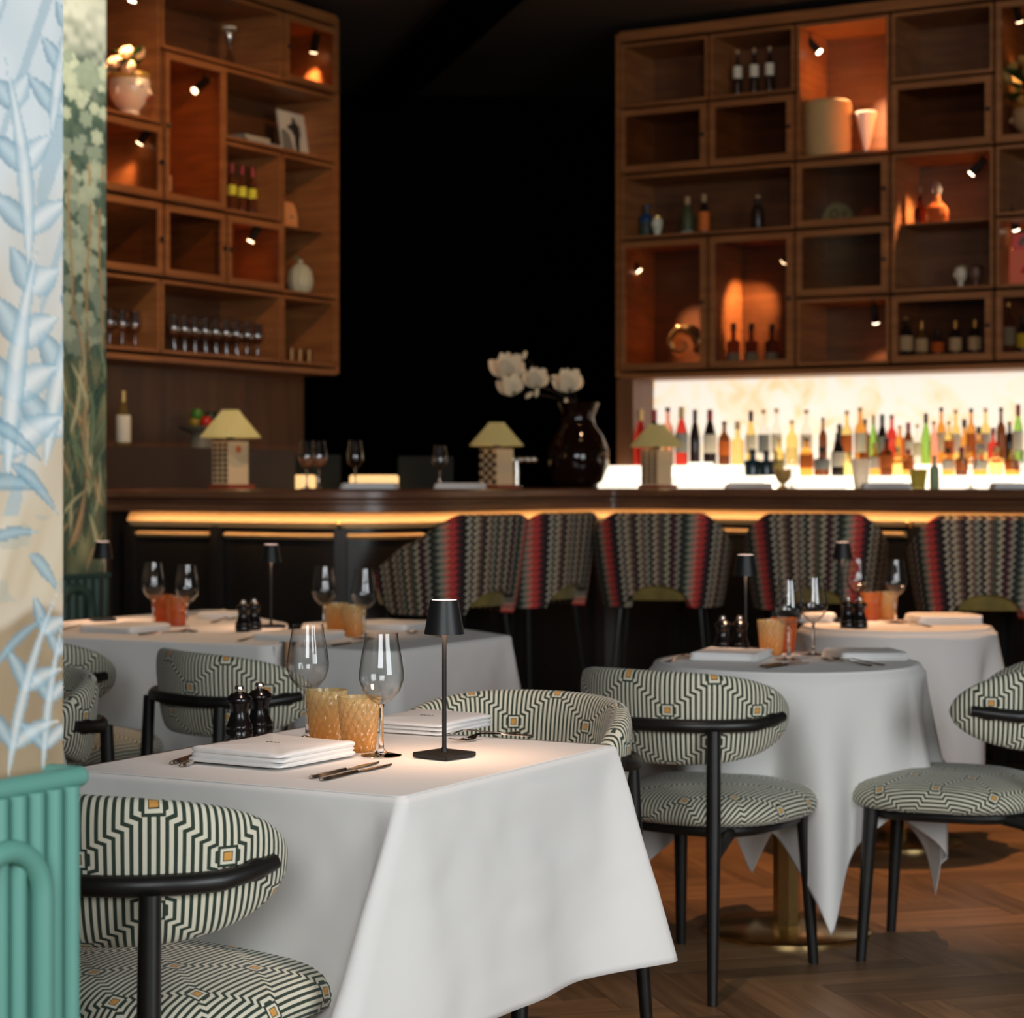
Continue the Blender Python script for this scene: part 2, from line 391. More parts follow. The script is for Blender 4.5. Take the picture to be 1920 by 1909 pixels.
tag(MB().box(-6, 6, 13.2, 13.4, 0, ZC).build('wall_back', DARKWALL), kind='structure')
# wall frames: local x along wall, y into the wall
class Frame:
    def __init__(s, o, rz): s.o = Vector(o); s.rz = rz; s.x = Vector((math.cos(rz), math.sin(rz), 0)); s.y = Vector((-math.sin(rz), math.cos(rz), 0))
    def w(s, x, y, z): return s.o+s.x*x+s.y*y+Vector((0, 0, z))
    def xat(s, px, y=0.0):
        k = (px-CX)/FPX; return (k*(s.o.y+y*s.y.y)-(s.o.x+y*s.y.x))/(s.x.x-k*s.x.y)
    def d(s, px, y=0.0): x = s.xat(px, y); return s.o.y+s.x.y*x+s.y.y*y
    def z(s, px, py, y=0.0): return H-(py-HY)*s.d(px, y)/FPX
LF = Frame((-0.797*K, 9.77*K, 0), math.atan2(0.864, 0.503))
RF = Frame((0.491*K, 10.13*K, 0), math.atan2(-0.503, 0.864))
def framebox(fr, name, m, x0, x1, y0, y1, z0, z1, parent=None, kind=None):
    mb = MB(); mb.box(x0, x1, y0, y1, z0, z1)
    mb.v = [tuple(fr.w(*v)) for v in mb.v]
    o = mb.build(name, m, parent)
    if kind: o['kind'] = kind
    return o
DEP = 0.37
xl = LF.xat(566, DEP)
framebox(LF, 'wall_left', PANELW, -3.5, xl, DEP+0.002, DEP+0.12, 0, ZC, kind='structure')
framebox(RF, 'wall_right', DARKWALL, 0.03, 4.0, DEP+0.002, DEP+0.12, 0, ZC, kind='structure')
framebox(LF, 'trim_2', PANELW, -3.2, xl, DEP-0.012, DEP+0.001, 1.39, 1.82, kind='structure')

# ================================================================== CABINETS
ROWZ = [zk(z) for z in (1.76, 2.07, 2.38, 2.69, 3.00, 3.31)]
def cabinet(fr, cols, cells, label, x0o, x1o):
    c = thing('wall_cabinet', label, 'cabinet', fr.w(0, 0, 0), fr.rz)
    b = MB(); b.box(x0o, x1o, 0.012, DEP, zk(1.735), zk(3.335)); # carcass solid is replaced by boards
    b = MB(); b.box(x0o, x1o, DEP-0.008, DEP, zk(1.735), zk(3.335)); b.build('back_panel', CABBACK_SHADED, c)
    b = MB(); b.box(x0o-0.022, x0o, -0.005, DEP, zk(1.735), zk(3.355)); b.build('side_panel', CABW, c, bevel=0.002)
    b = MB(); b.box(x1o, x1o+0.022, -0.005, DEP, zk(1.735), zk(3.355)); b.build('side_panel', CABW, c, bevel=0.002)
    b = MB(); b.box(x0o, x1o, -0.008, DEP, zk(3.318), zk(3.365)); b.build('cornice', CABW, c, bevel=0.003)
    b = MB(); b.box(x0o, x1o, -0.004, DEP, zk(1.728), zk(1.752)); b.build('base_board', CABW, c, bevel=0.003)
    g, t = 0.007, 0.015
    for (c0, c1, r0, r1, door, knob, shelfz) in cells:
        xa, xb = cols[c0], cols[c1]; za, zb = ROWZ[r0], ROWZ[r1]
        xa, xb, za, zb = xa+g, xb-g, za+g, zb-g
        b = MB()
        b.box(xa, xa+t, 0.0, DEP-0.01, za, zb); b.box(xb-t, xb, 0.0, DEP-0.01, za, zb)
        b.box(xa+t, xb-t, 0.0, DEP-0.01, za, za+t); b.box(xa+t, xb-t, 0.0, DEP-0.01, zb-t, zb)
        b.build('cubby', CABW, c)
        # dark gap filler behind the frame edges
        if shelfz:
            s = MB().box(xa+t, xb-t, 0.06, DEP-0.01, shelfz-0.004, shelfz+0.004); s.build('shelf', CABW, c)
        if door:
            f = 0.034; y0, y1 = -0.018, -0.001
            b = MB()
            b.box(xa+0.004, xa+f, y0, y1, za+0.004, zb-0.004); b.box(xb-f, xb-0.004, y0, y1, za+0.004, zb-0.004)
            b.box(xa+f, xb-f, y0, y1, za+0.004, za+f); b.box(xa+f, xb-f, y0, y1, zb-f, zb-0.004)
            d = b.build('door', CABW, c)
            p = MB().box(xa+f, xb-f, -0.010, -0.006, za+f, zb-f).build('pane', PANE, d)
            kx = xb-f/2 if knob == 'r' else xa+f/2
            k = MB(); k.ball((kx, y0-0.01, (za+zb)/2), 0.011, n=10, m=6); k.build('knob', BLACK, d, smooth=True)
    fill = MB()
    for x in cols[1:-1]: fill.box(x-g, x+g, 0.008, DEP-0.01, ROWZ[0], ROWZ[-1]-0.01)
    return c
g1 = 0.412*K
LC = [-4*g1, -3*g1, -2*g1, -g1, 0.0]
LC = [x-0.01 for x in LC]
# (col from,to,row from,to,door,knob side,inner shelf z)
cabL = cabinet(LF, LC, [
    (0, 1, 3, 5, False, 'r', None), (1, 3, 4, 5, False, 'r', None), (3, 4, 4, 5, True, 'l', None),
    (1, 2, 2, 4, True, 'l', None), (2, 4, 3, 4, False, 'r', None), (2, 3, 2, 3, False, 'r', None), (3, 4, 1, 3, False, 'r', zk(2.38)),
    (0, 1, 2, 3, True, 'r', None), (0, 1, 1, 2, True, 'r', None), (1, 2, 1, 2, True, 'r', None), (2, 3, 1, 2, True, 'l', None),
    (0, 1, 0, 1, False, 'r', None), (1, 3, 0, 1, False, 'r', None), (3, 4, 0, 1, False, 'r', None)],
    'walnut wall cabinet at left of the dark niche, with grid of cubbies and glass doors', LC[0], LC[-1])
RC = [0.012+RF.xat(p) for p in (1155, 1325, 1487, 1665, 1860)]; RC[0] = 0.022; RC.append(RC[-1]+0.5)
cabR = cabinet(RF, RC, [
    (0, 1, 4, 5, False, 'r', None), (1, 2, 4, 5, False, 'r', None), (2, 3, 3, 5, False, 'r', None), (3, 4, 4, 5, False, 'r', None), (4, 5, 3, 5, True, 'r', None),
    (0, 1, 3, 4, True, 'r', None), (1, 2, 3, 4, True, 'r', None), (3, 4, 3, 4, True, 'r', None),
    (0, 2, 2, 3, False, 'r', None), (2, 3, 2, 3, True, 'r', None), (3, 4, 1, 3, False, 'r', zk(2.38)), (4, 5, 2, 3, False, 'r', None),
    (0, 1, 0, 2, True, 'r', None), (1, 2, 0, 2, True, 'r', None), (2, 3, 1, 2, True, 'r', None), (4, 5, 1, 2, False, 'r', None),
    (2, 3, 0, 1, False, 'r', None), (3, 4, 0, 1, True, 'r', None), (4, 5, 0, 1, True, 'r', None)],
    'walnut wall cabinet above the glowing back bar, at right of the dark niche', RC[0], RC[-1])

# small spotlights inside the cubbies
SPOTLENS = mat('spot_lens', (1, 0.8, 0.6), 0.4, emit=9.0, ecol=(1.0, 0.74, 0.52))
def cab_spot(fr, px, y, py, dirv, power, label, deg=62, lens=True):
    p = fr.w(fr.xat(px, y), y, fr.z(px, py, y)); D = (fr.x*dirv[0]+fr.y*dirv[1]+Vector((0, 0, dirv[2]))).normalized()
    t = thing('spotlight', label, 'spotlight', p)
    b = MB().path([-D*0.095, -D*0.002], 0.019, n=14); b.build('housing', BLACK, t, smooth=True)
    a = MB().path([-D*0.070, -D*0.070+Vector((0, 0, 0.05))], 0.004, n=8); a.build('bracket', BLACK, t)
    l = MB().path([-D*0.001, D*0.004], 0.0165, n=14); l.build('lens', SPOTLENS, t)
    sp = spot('bulb', p+D*0.012, p+D*1.0, power*15, (1.0, 0.60, 0.34), deg, 0.75, 0.01)
    return t
SL = 'small black spotlight under the cubby top, '
cab_spot(LF, 248, 0.05, 2, (-0.1, 0.25, -1.0), 2.0, SL+'above the head-shaped planter in left cabinet')
cab_spot(LF, 588, 0.08, 98, (0.2, 0.35, -1), 1.6, SL+'top right glass door of left cabinet')
cab_spot(LF, 365, 0.07, 170, (-0.95, 0.15, -0.75), 3.2, SL+'behind tall glass door of left cabinet')
cab_spot(LF, 470, 0.08, 452, (-0.3, 0.4, -1), 1.4, SL+'in the paired glass doors of left cabinet')
cab_spot(LF, 262, 0.07, 268, (-0.1, 0.6, -0.8), 1.0, SL+'behind small glass door beside the green tapestry')
cab_spot(RF, 1536, 0.14, 97, (0.85, 0.12, -0.98), 16.0, SL+'over the woven basket in right cabinet')
cab_spot(RF, 1822, 0.14, 325, (-0.8, 0.12, -0.72), 2.6, SL+'over the decanters in right cabinet')
cab_spot(RF, 1198, 0.15, 508, (0.75, 0.25, -1.0), 3.2, SL+'over the gold shell in right cabinet')
cab_spot(RF, 1470, 0.16, 490, (-0.85, 0.42, -0.75), 3.0, SL+'over three bottles in tall door of right cabinet')
cab_spot(RF, 1642, 0.14, 604, (-0.1, 0.6, -0.9), 0.6, SL+'in the empty red-lit cubby of right cabinet')
cab_spot(RF, 1905, 0.14, 430, (0.1, 0.5, -0.9), 1.4, SL+'over the pink box at right edge')
cab_spot(RF, 1912, 0.10, 40, (0.1, 0.5, -0.9), 1.6, SL+'over the potted blossoms at right edge')

# ================================================================== BOTTLE KIT
def bottle(loc, h, r, m, capm=None, labm=None, style=0, label='', group=None, labpos=(0.22, 0.55), name='bottle'):
    t = thing(name, label, 'bottle', loc, 0, group)
    if style == 0: pr = [(0.0, 0), (r*0.92, 0), (r, 0.03), (r, 0.58), (r*0.85, 0.66), (r*0.36, 0.75), (r*0.33, 0.93), (r*0.38, 0.94), (r*0.38, 0.97), (0, 0.97)]
    elif style == 1: pr = [(0, 0), (r*0.95, 0), (r, 0.03), (r, 0.50), (r*0.7, 0.66), (r*0.35, 0.80), (r*0.32, 0.96), (0, 0.97)]      # sloping wine
    elif style == 2: pr = [(0, 0), (r, 0.01), (r*1.0, 0.52), (r*0.95, 0.58), (r*0.4, 0.62), (r*0.36, 0.82), (0, 0.84)]               # squat square-shouldered
    else: pr = [(0, 0), (r*0.8, 0), (r, 0.15), (r*0.98, 0.3), (r*0.6, 0.48), (r*0.3, 0.58), (r*0.3, 0.80), (r*0.45, 0.82), (0, 0.83)]   # decanter
    pr = [(a, z*h) for a, z in pr]
    MB().lathe(pr, n=14).build('body', m, t, smooth=True)
    if capm:
        z0 = {0: 0.95, 1: 0.82, 2: 0.83, 3: 0.82}[style]*h
        rr = r*0.42 if style != 3 else r*0.5
        MB().lathe([(0, z0-0.02*h), (rr, z0-0.02*h), (rr, h), (0, h)], n=10).build('cap' if style != 3 else 'stopper', capm, t, smooth=True)
    if labm:
        MB().lathe([(r*1.02, h*labpos[0]), (r*1.03, h*labpos[0]+0.001), (r*1.03, h*labpos[1]), (r*1.02, h*labpos[1]+0.001)], n=14, close=False).build('paper_label', labm, t, smooth=True)
    return t
def cm(name, c, **k): return mat(name, lin(c), **k)
LABW = cm('label_cream', (225, 215, 190), rough=0.7); LABG = cm('label_grey', (150, 150, 140), rough=0.7); LABY = cm('label_yellow', (225, 215, 60), rough=0.7)
LABO = cm('label_orange', (215, 110, 40), rough=0.7)
B_AMB = mat('amber_liquor', (0.85, 0.38, 0.07), 0.03, trans=0.9, ior=1.25); B_YEL = mat('golden_liquor', (0.95, 0.72, 0.25), 0.03, trans=0.92, ior=1.25)
B_RED = mat('red_liquor', (0.75, 0.06, 0.04), 0.05, trans=0.85, ior=1.25); B_GRN = mat('green_bottle', (0.35, 0.65, 0.12), 0.03, trans=0.9, ior=1.25)
B_DRK = mat('dark_bottle', (0.02, 0.012, 0.010), 0.12); B_BLU = mat('blue_black_bottle', (0.008, 0.025, 0.035), 0.12)
B_CLR = mat('clear_bottle', (0.92, 0.90, 0.84), 0.02, trans=0.95, ior=1.2); B_BRN = mat('brown_bottle', (0.25, 0.07, 0.02), 0.08, trans=0.6, ior=1.25)
B_PNK = mat('pink_liquor', (0.95, 0.42, 0.30), 0.03, trans=0.9, ior=1.25)
CAPK = mat('cap_black', (0.015, 0.012, 0.01), 0.4); CAPG = mat('cap_gold', (0.55, 0.35, 0.12), 0.35, metal=0.7); CAPR = mat('cap_red', (0.35, 0.03, 0.03), 0.4)
CAPC = mat('cap_cork', (0.45, 0.28, 0.14), 0.7)
MM = {'a': B_AMB, 'y': B_YEL, 'r': B_RED, 'g': B_GRN, 'd': B_DRK, 'b': B_BLU, 'c': B_CLR, 'n': B_BRN, 'p': B_PNK}
MN = {'a': 'amber', 'y': 'golden', 'r': 'red', 'g': 'green', 'd': 'black', 'b': 'blue-black', 'c': 'clear', 'n': 'brown', 'p': 'pink'}
CC = {'k': CAPK, 'o': CAPG, 'r': CAPR, 'c': CAPC, None: None}
CN = {'k': 'black cap', 'o': 'gold cap', 'r': 'red cap', 'c': 'cork', None: 'open neck'}
LL = {'w': LABW, 'g': LABG, 'y': LABY, 'o': LABO, None: None}
def fbottle(fr, px, y, ytop, zb, wpx, c, cap, lab, style, label, group=None, labpos=(0.22, 0.55)):
    d = fr.d(px, y); zt = fr.z(px, ytop, y); h = zt-zb
    return bottle(fr.w(fr.xat(px, y), y, zb), h, wpx/2*d/FPX, MM[c], CC[cap], LL[lab], style, label, group, labpos)
ZS = lambda i: ROWZ[i]+0.0225
# ---------------- left cabinet contents
for i, px in enumerate((435, 454, 473)):
    fbottle(LF, px, 0.14, 305+4*i, ZS(2), 17, 'n', 'r', 'y', 1, ['leftmost', 'middle', 'rightmost'][i]+' of three red bottles with yellow label bands in left cabinet', 'red bottles with yellow bands', (0.38, 0.56))
fbottle(LF, 316, 0.10, 290, ZS(2), 12, 'r', 'r', 'w', 1, 'slim red bottle with white label behind tall glass door of left cabinet')
t = thing('glass_votive', 'small glowing glass votive on floor of the tall glazed cubby', 'votive', LF.w(LF.xat(366, 0.15), 0.15, ZS(2)))
MB().lathe([(0, 0), (0.022, 0), (0.03, 0.03), (0.026, 0.055), (0.023, 0.055), (0.026, 0.03), (0.018, 0.006), (0, 0.006)], n=16).build('bowl', B_CLR, t, smooth=True)
MB().lathe([(0, 0.007), (0.014, 0.007), (0.014, 0.03), (0, 0.03)], n=12).build('candle', cm('wax', (230, 200, 160)), t)
# hourglass
px, yy = 430, 0.18; d = LF.d(px, yy); s_ = d/FPX
t = thing('hourglass', 'tall glass hourglass with green sand on top shelf of left cabinet', 'hourglass', LF.w(LF.xat(px, yy), yy, ZS(4)))
hh = (118-30)*s_
MB().lathe([(0.006, hh*0.5), (0.012, hh*0.45), (0.03, hh*0.22), (0.034, hh*0.10), (0.028, 0.012), (0, 0.012)], n=16).build('lower_bulb', SHELFGLASS, t, smooth=True)
MB().lathe([(0.006, hh*0.5), (0.012, hh*0.55), (0.027, hh*0.75), (0.03, hh*0.88), (0.026, hh-0.012), (0, hh-0.012)], n=16).build('upper_bulb', SHELFGLASS, t, smooth=True)
MB().lathe([(0, 0.014), (0.027, 0.014), (0.031, hh*0.10), (0.026, hh*0.2), (0, hh*0.24)], n=16).build('sand', cm('green_sand', (30, 90, 60)), t, smooth=True)
MB().lathe([(0, 0), (0.036, 0), (0.036, 0.012), (0, 0.012)], n=16).build('foot', CABW, t)
MB().lathe([(0, hh-0.012), (0.034, hh-0.012), (0.034, hh), (0, hh)], n=16).build('cap', LABW, t)
# head planters
CER = cm('glazed_ceramic_skin', (222, 205, 180), rough=0.25, coat=0.5); LEAF = cm('dark_green_leaf', (45, 85, 40), rough=0.5); PETP = cm('peach_petal', (245, 200, 150), rough=0.6)
def head_planter(loc, h, rz, label, flip=1):
    t = thing('head_planter', label, 'planter', loc, rz)
    rt = Matrix.Rotation(0, 3, 'X')
    pr = [(0, 0), (0.30, 0), (0.30, 0.03), (0.20, 0.10), (0.19, 0.20), (0.27, 0.28), (0.36, 0.42), (0.40, 0.58), (0.40, 0.74), (0.36, 0.84), (0.30, 0.84), (0.30, 0.8), (0, 0.8)]
    def disp(i, k, th):
        z = pr[i][1]; f = math.cos(th)   # face towards +x
        v = 0
        if z > 0.2 and z < 0.8 and f > 0: v += 0.05*f
        if abs(z-0.42) < 0.1 and f > 0.6: v += 0.04*(f-0.6)
        return v*h*0.8
    MB().lathe([(r*h, z*h) for r, z in pr], n=24, disp=disp).build('head', CER, t, smooth=True)
    b = MB(); b.path([(0.41*h, 0, 0.60*h), (0.47*h, 0, 0.52*h), (0.50*h, 0, 0.485*h), (0.42*h, 0, 0.47*h)], [0.02*h, 0.035*h, 0.045*h, 0.03*h], n=8); b.build('nose', CER, t, smooth=True)
    b = MB(); b.ball((0.43*h, 0, 0.385*h), 0.045*h, sx=0.6, sy=1.2, sz=0.5); b.build('lips', cm('lip_red', (180, 40, 35)), t, smooth=True)
    b = MB()
    for s in (-1, 1): b.ball((0.40*h, s*0.13*h, 0.60*h), 0.04*h, sx=0.5, sy=1.1, sz=0.6)
    b.build('eyes', cm('eye_dark', (40, 30, 25)), t, smooth=True)
    b = MB()
    for s in (-1, 1): b.path([(0.41*h, s*0.07*h, 0.66*h), (0.40*h, s*0.14*h, 0.69*h), (0.36*h, s*0.21*h, 0.67*h)], 0.012*h, n=6)
    b.build('eyebrows', cm('eye_dark', (40, 30, 25)), t)
    b = MB()
    for s in (-1, 1): b.ball((0.02*h, s*0.42*h, 0.52*h), 0.08*h, sx=0.7, sy=0.4, sz=1.1)
    b.build('ears', CER, t, smooth=True)
    b = MB(); b.lathe([(0.41*h, 0.76*h), (0.44*h, 0.79*h), (0.44*h, 0.86*h), (0.40*h, 0.88*h)], n=20, close=False); b.build('crown_band', cm('crown_gold', (190, 150, 70), rough=0.3), t, smooth=True)
    return t
def leafmesh(b, base, dirv, L, Wd, up=Vector((0, 0, 1))):
    base = Vector(base); dirv = Vector(dirv).normalized(); sd = dirv.cross(up)
    if sd.length < 0.1: sd = dirv.cross(Vector((0, 1, 0)))
    sd.normalize(); nn = sd.cross(dirv).normalized()
    rows = []
    for i in range(5):
        f = i/4; w_ = Wd*math.sin(PI*min(0.97, f*0.9+0.06)); c = base+dirv*L*f+nn*(-0.25*L*f*f)
        rows.append([c-sd*w_*0.5+nn*0.12*w_, c, c+sd*w_*0.5+nn*0.12*w_])
    b.strip(rows)
    return b
def bouquet(t, c, R, nleaf, nfl, flm, seed, kind='petals'):
    rd = random.Random(seed)
    for i in range(nleaf):
        a = rd.uniform(0, 2*PI); e = rd.uniform(-0.2, 1.1); d = Vector((math.cos(a)*math.cos(e), math.sin(a)*math.cos(e), math.sin(e)))
        b = MB(); leafmesh(b, Vector(c)+d*R*0.25, d, R*rd.uniform(0.6, 0.95), R*0.36); b.build('leaf', LEAF, t, smooth=True)
    for i in range(nfl):
        a = rd.uniform(0, 2*PI); e = rd.uniform(0.0, 1.2); d = Vector((math.cos(a)*math.cos(e), math.sin(a)*math.cos(e)-0.25, math.sin(e))).normalized()
        b = MB(); q = Vector(c)+d*R*0.72
        if kind == 'petals':
            for k in range(6):
                th = k*PI/3; v = Vector((math.cos(th), math.sin(th)*0.6-0.3, math.sin(th)*0.6)).normalized(); b.ball(q+v*R*0.13, R*0.16, n=8, m=5)
            b.ball(q, R*0.14, n=8, m=5)
        else: b.ball(q, R*0.15, sx=0.8, sy=0.8, sz=1.4, n=10, m=6, rot=Matrix.Rotation(rd.uniform(-1, 1), 3, 'Y'))
        b.build('blossom' if kind == 'petals' else 'lemon', flm, t, smooth=True)
d = LF.d(243, 0.15); hh = (218-128)*d/FPX
hp = head_planter(LF.w(LF.xat(243, 0.15), 0.15, ZS(3)), hh*1.12, -0.5, 'white ceramic head-shaped planter with flowers in left cabinet')
bouquet(hp, (0, 0, hh*1.02), 0.13, 22, 7, PETP, 3)
d = RF.d(1925, 0.14); hh = 0.2
hp = head_planter(RF.w(RF.xat(1932, 0.14), 0.14, ZS(3)), 0.2, PI, 'ceramic head-shaped planter with pale blossoms at right edge of right cabinet')
bouquet(hp, (0, 0, 0.24), 0.2, 26, 16, cm('pale_lemon', (215, 195, 130)), 9, 'lemon')
# books, picture
BK = [cm('book_white', (215, 212, 200)), cm('book_grey', (120, 122, 112)), cm('book_cream', (190, 178, 150))]
for i, (pxa, wd_, z_, nm) in enumerate(((470, 0.27, 0, 'lower white book lying flat beside the framed photograph'), (455, 0.20, 0.022, 'upper grey book lying flat on the white book'))):
    xa = LF.xat(pxa, 0.15)
    t = thing('book', nm, 'book', LF.w(xa, 0.15, ZS(3)+z_), LF.rz)
    MB().box(-wd_/2, wd_/2, -0.09, 0.09, 0.0, 0.0215).build('cover', BK[i], t, bevel=0.002)
    MB().box(-wd_/2+0.004, wd_/2-0.004, -0.092, -0.0895, 0.004, 0.0175).build('pages', BK[2], t)
xa = LF.xat(542, 0.20)
t = thing('framed_photo', 'black and white photograph of a standing figure leaning at back of left cabinet', 'picture', LF.w(xa, 0.15, ZS(3)), LF.rz)
ph = MB(); ph.box(-0.115, 0.115, -0.006, 0.006, 0, 0.235); o = ph.build('print', cm('photo_paper', (205, 200, 180), rough=0.4), t); o.rotation_euler = (-0.17, 0, 0)
def flat(pts, y=-0.0075):
    b = MB(); n = len(pts); b.add([(x, y, z) for x, z in pts]+[(x, y+0.001, z) for x, z in pts], [tuple(range(n)), tuple(range(2*n-1, n-1, -1))]+[(i, (i+1) % n, n+(i+1) % n, n+i) for i in range(n)]); return b
PK = cm('photo_dark', (45, 45, 42)); PG = cm('photo_grey', (120, 118, 105))
o = flat([(0.0, 0.02), (0.02, 0.03), (0.035, 0.10), (0.05, 0.13), (0.045, 0.17), (0.02, 0.185), (0.015, 0.205), (0.0, 0.21), (-0.012, 0.2), (-0.01, 0.18), (-0.045, 0.165), (-0.06, 0.15), (-0.03, 0.14), (-0.005, 0.11), (-0.01, 0.06)]).build('dark_figure', PK, t); o.rotation_euler = (-0.17, 0, 0)
o = flat([(-0.115, 0.0), (-0.02, 0.0), (-0.03, 0.06), (-0.05, 0.12), (-0.09, 0.14), (-0.115, 0.13)], -0.0070).build('grey_shape', PG, t); o.rotation_euler = (-0.17, 0, 0)
# orange half disc, gourd vase
xa = LF.xat(549, 0.10); t = thing('half_disc_ornament', 'orange half-round plate standing on inner shelf of left cabinet', 'ornament', LF.w(xa, 0.12, (zk(2.38)+0.0045)), LF.rz)
pts = [(-0.055, 0)]+[(0.055*math.cos(a), 0.125*math.sin(a)) for a in [i*PI/2/8 for i in range(9)]]+[(-0.055, 0.125)]
b = MB(); n = len(pts); b.add([(x, -0.012, z) for x, z in pts]+[(x, 0.012, z) for x, z in pts], [tuple(range(n)), tuple(range(2*n-1, n-1, -1))]+[(i, (i+1) % n, n+(i+1) % n, n+i) for i in range(n)])
b.build('disc', cm('orange_glaze', (225, 150, 90), rough=0.4), t); b = flat([(-0.02, 0.055), (0.0, 0.062), (0.022, 0.055), (0.0, 0.046)], -0.0135); b.build('painted_eye', cm('blue_grey', (110, 125, 120)), t)
xa = LF.xat(557, 0.15); t = thing('ribbed_vase', 'pale ribbed gourd-shaped vase on the low shelf of left cabinet', 'vase', LF.w(xa, 0.13, ZS(1)))
MB().lathe([(0, 0), (0.035, 0), (0.058, 0.03), (0.064, 0.07), (0.055, 0.12), (0.03, 0.15), (0.012, 0.158), (0.012, 0.175), (0, 0.176)], n=36, disp=lambda i, k, th: 0.003*math.cos(9*th) if 1 < i < 6 else 0).build('body', cm('celadon', (190, 190, 160), rough=0.4), t, smooth=True)
MB().path([(-0.0, 0, 0.17), (-0.02, 0.0, 0.19), (-0.03, 0, 0.18)], 0.006, n=8).build('stem', cm('celadon_dark', (90, 110, 80)), t)
# stemware kit ------------------------------------------------------
GPROF = [(0.0, 0), (0.036, 0.0), (0.037, 0.0015), (0.012, 0.006), (0.005, 0.014), (0.0042, 0.03), (0.004, 0.085), (0.006, 0.093), (0.020, 0.101), (0.034, 0.117), (0.0405, 0.137), (0.0408, 0.150), (0.037, 0.178), (0.0315, 0.206), (0.0300, 0.222)]
GIN = [(0.0293, 0.2222), (0.0307, 0.206), (0.0362, 0.178), (0.0400, 0.150), (0.0397, 0.137), (0.0325, 0.118), (0.018, 0.1035), (0.0, 0.099)]
def make_glass(m, n=32, name='wine_glass', sc=1.0, hs=1.0, bm_=None):
    t = thing(name, 'x', 'glass', (0, 0, 0))
    k = 8
    MB().lathe([(r*sc, z*hs) for r, z in GPROF[k-1:]+GIN], n=n, close=False).build('bowl', bm_ or BOWL, t, smooth=True)
    MB().lathe([(r*sc, z*hs) for r, z in GPROF[3:k]]+[(0, GPROF[k-1][1]*hs)], n=16).build('stem', m, t, smooth=True, auto=False)
    MB().lathe([(r*sc, z*hs) for r, z in GPROF[:4]]+[(0, 0.0065*hs)], n=n).build('foot', m, t, smooth=True)
    return t
WG0 = make_glass(GLASS); WG1 = make_glass(GLASS, 20); WG2 = make_glass(SHELFGLASS, 20, bm_=SHELFGLASS)
used0 = [False]; used1 = [False]; used2 = [False]
def put_glass(p, label, group=None, thin=False, scale=1.0):
    src, fl = (WG2, used2) if thin == 2 else ((WG1, used1) if thin else (WG0, used0))
    if not fl[0]:
        fl[0] = True; o = src; o.location = p; o['label'] = label; o.scale = (scale,)*3
        if group: o['group'] = group
        return o
    return dup(src, p, 0, label, group, scale)
ordn = ['first', 'second', 'third', 'fourth', 'fifth', 'sixth', 'seventh', 'eighth', 'ninth', 'tenth', 'eleventh', 'twelfth']
zz = ZS(0)
k = 0
for row, yy in ((0, 0.10), (1, 0.20)):
    for i in range(9):
        px = 326+i*19.6+row*2; sc = 0.155*K/0.222
        put_glass(LF.w(LF.xat(px, yy), yy, zz), ordn[i]+' from left in '+('front' if row == 0 else 'back')+' row of glasses, wide bottom cubby', 'wine glasses in wide bottom cubby', 2, sc)
for i, px in enumerate((206, 229, 253)):
    put_glass(LF.w(LF.xat(px, 0.11), 0.11, zz), ordn[i]+' wine glass from the green tapestry in bottom left cubby', 'wine glasses beside tapestry', 2, 0.155*K/0.222)
cup = None
COP = cm('hammered_copper', (150, 110, 70), rough=0.35, metal=0.8)
for i, px in enumerate((546, 562, 579, 596)):
    p = LF.w(LF.xat(px, 0.12), 0.12, zz); lab = ordn[i]+' from left of four small copper cups in left cabinet corner cubby'
    if cup is None:
        cup = thing('copper_cup', lab, 'cup', p, 0, 'copper cups'); MB().lathe([(0, 0), (0.013, 0), (0.017, 0.068), (0.015, 0.068), (0.012, 0.004), (0, 0.004)], n=16).build('body', COP, cup, smooth=True)
    else: dup(cup, p, 0, lab)
# ---------------- right cabinet contents
for i, px in enumerate((1383, 1414, 1443)):
    fbottle(RF, px, 0.16, 94-3*i, ZS(4), 17, 'd', 'c', 'w', 0, ['leftmost', 'middle', 'rightmost'][i]+' of three dark bottles with square cream labels on top of right cabinet', 'three dark bottles on top shelf', (0.42, 0.66))
BLUEB = cm('blue_ceramic', (30, 70, 110), rough=0.3)
t = bottle(RF.w(RF.xat(1213, 0.17), 0.17, ZS(2)), 0.175, 0.04, cm('grey_green_ceramic', (60, 75, 65), rough=0.4), BLUEB, None, 0, 'dark green bottle with blue shoulder at left of the wide cubby')
MB().lathe([(0.041, 0.085), (0.0425, 0.10), (0.036, 0.118), (0.018, 0.132)], n=14, close=False).build('blue_shoulder', BLUEB, t, smooth=True)
t = thing('spotted_vase', 'small white and gold spotted vase in front of blue-shouldered bottle', 'vase', RF.w(RF.xat(1232, 0.07), 0.07, ZS(2)))
MB().lathe([(0, 0), (0.014, 0), (0.028, 0.05), (0.03, 0.07), (0.024, 0.085), (0.027, 0.1), (0, 0.1)], n=18).build('body', cm('white_glaze', (215, 215, 190), rough=0.3, var=0.35, vscale=30), t, smooth=True)
MB().lathe([(0.0275, 0.088), (0.0285, 0.102), (0.0, 0.103)], n=18, close=False).build('gold_rim', CAPG, t, smooth=True)
bottle(RF.w(RF.xat(1289, 0.16), 0.16, ZS(2)), 0.205, 0.037, cm('olive_ceramic', (70, 75, 45), rough=0.5), CAPC, LABG, 1, 'olive bottle with cork beside the orange-labelled bottle', labpos=(0.05, 0.12))
bottle(RF.w(RF.xat(1320, 0.12), 0.12, ZS(2)), 0.205, 0.029, B_DRK, CAPC, LABO, 1, 'dark bottle with two orange label bands in the wide cubby', labpos=(0.08, 0.55))
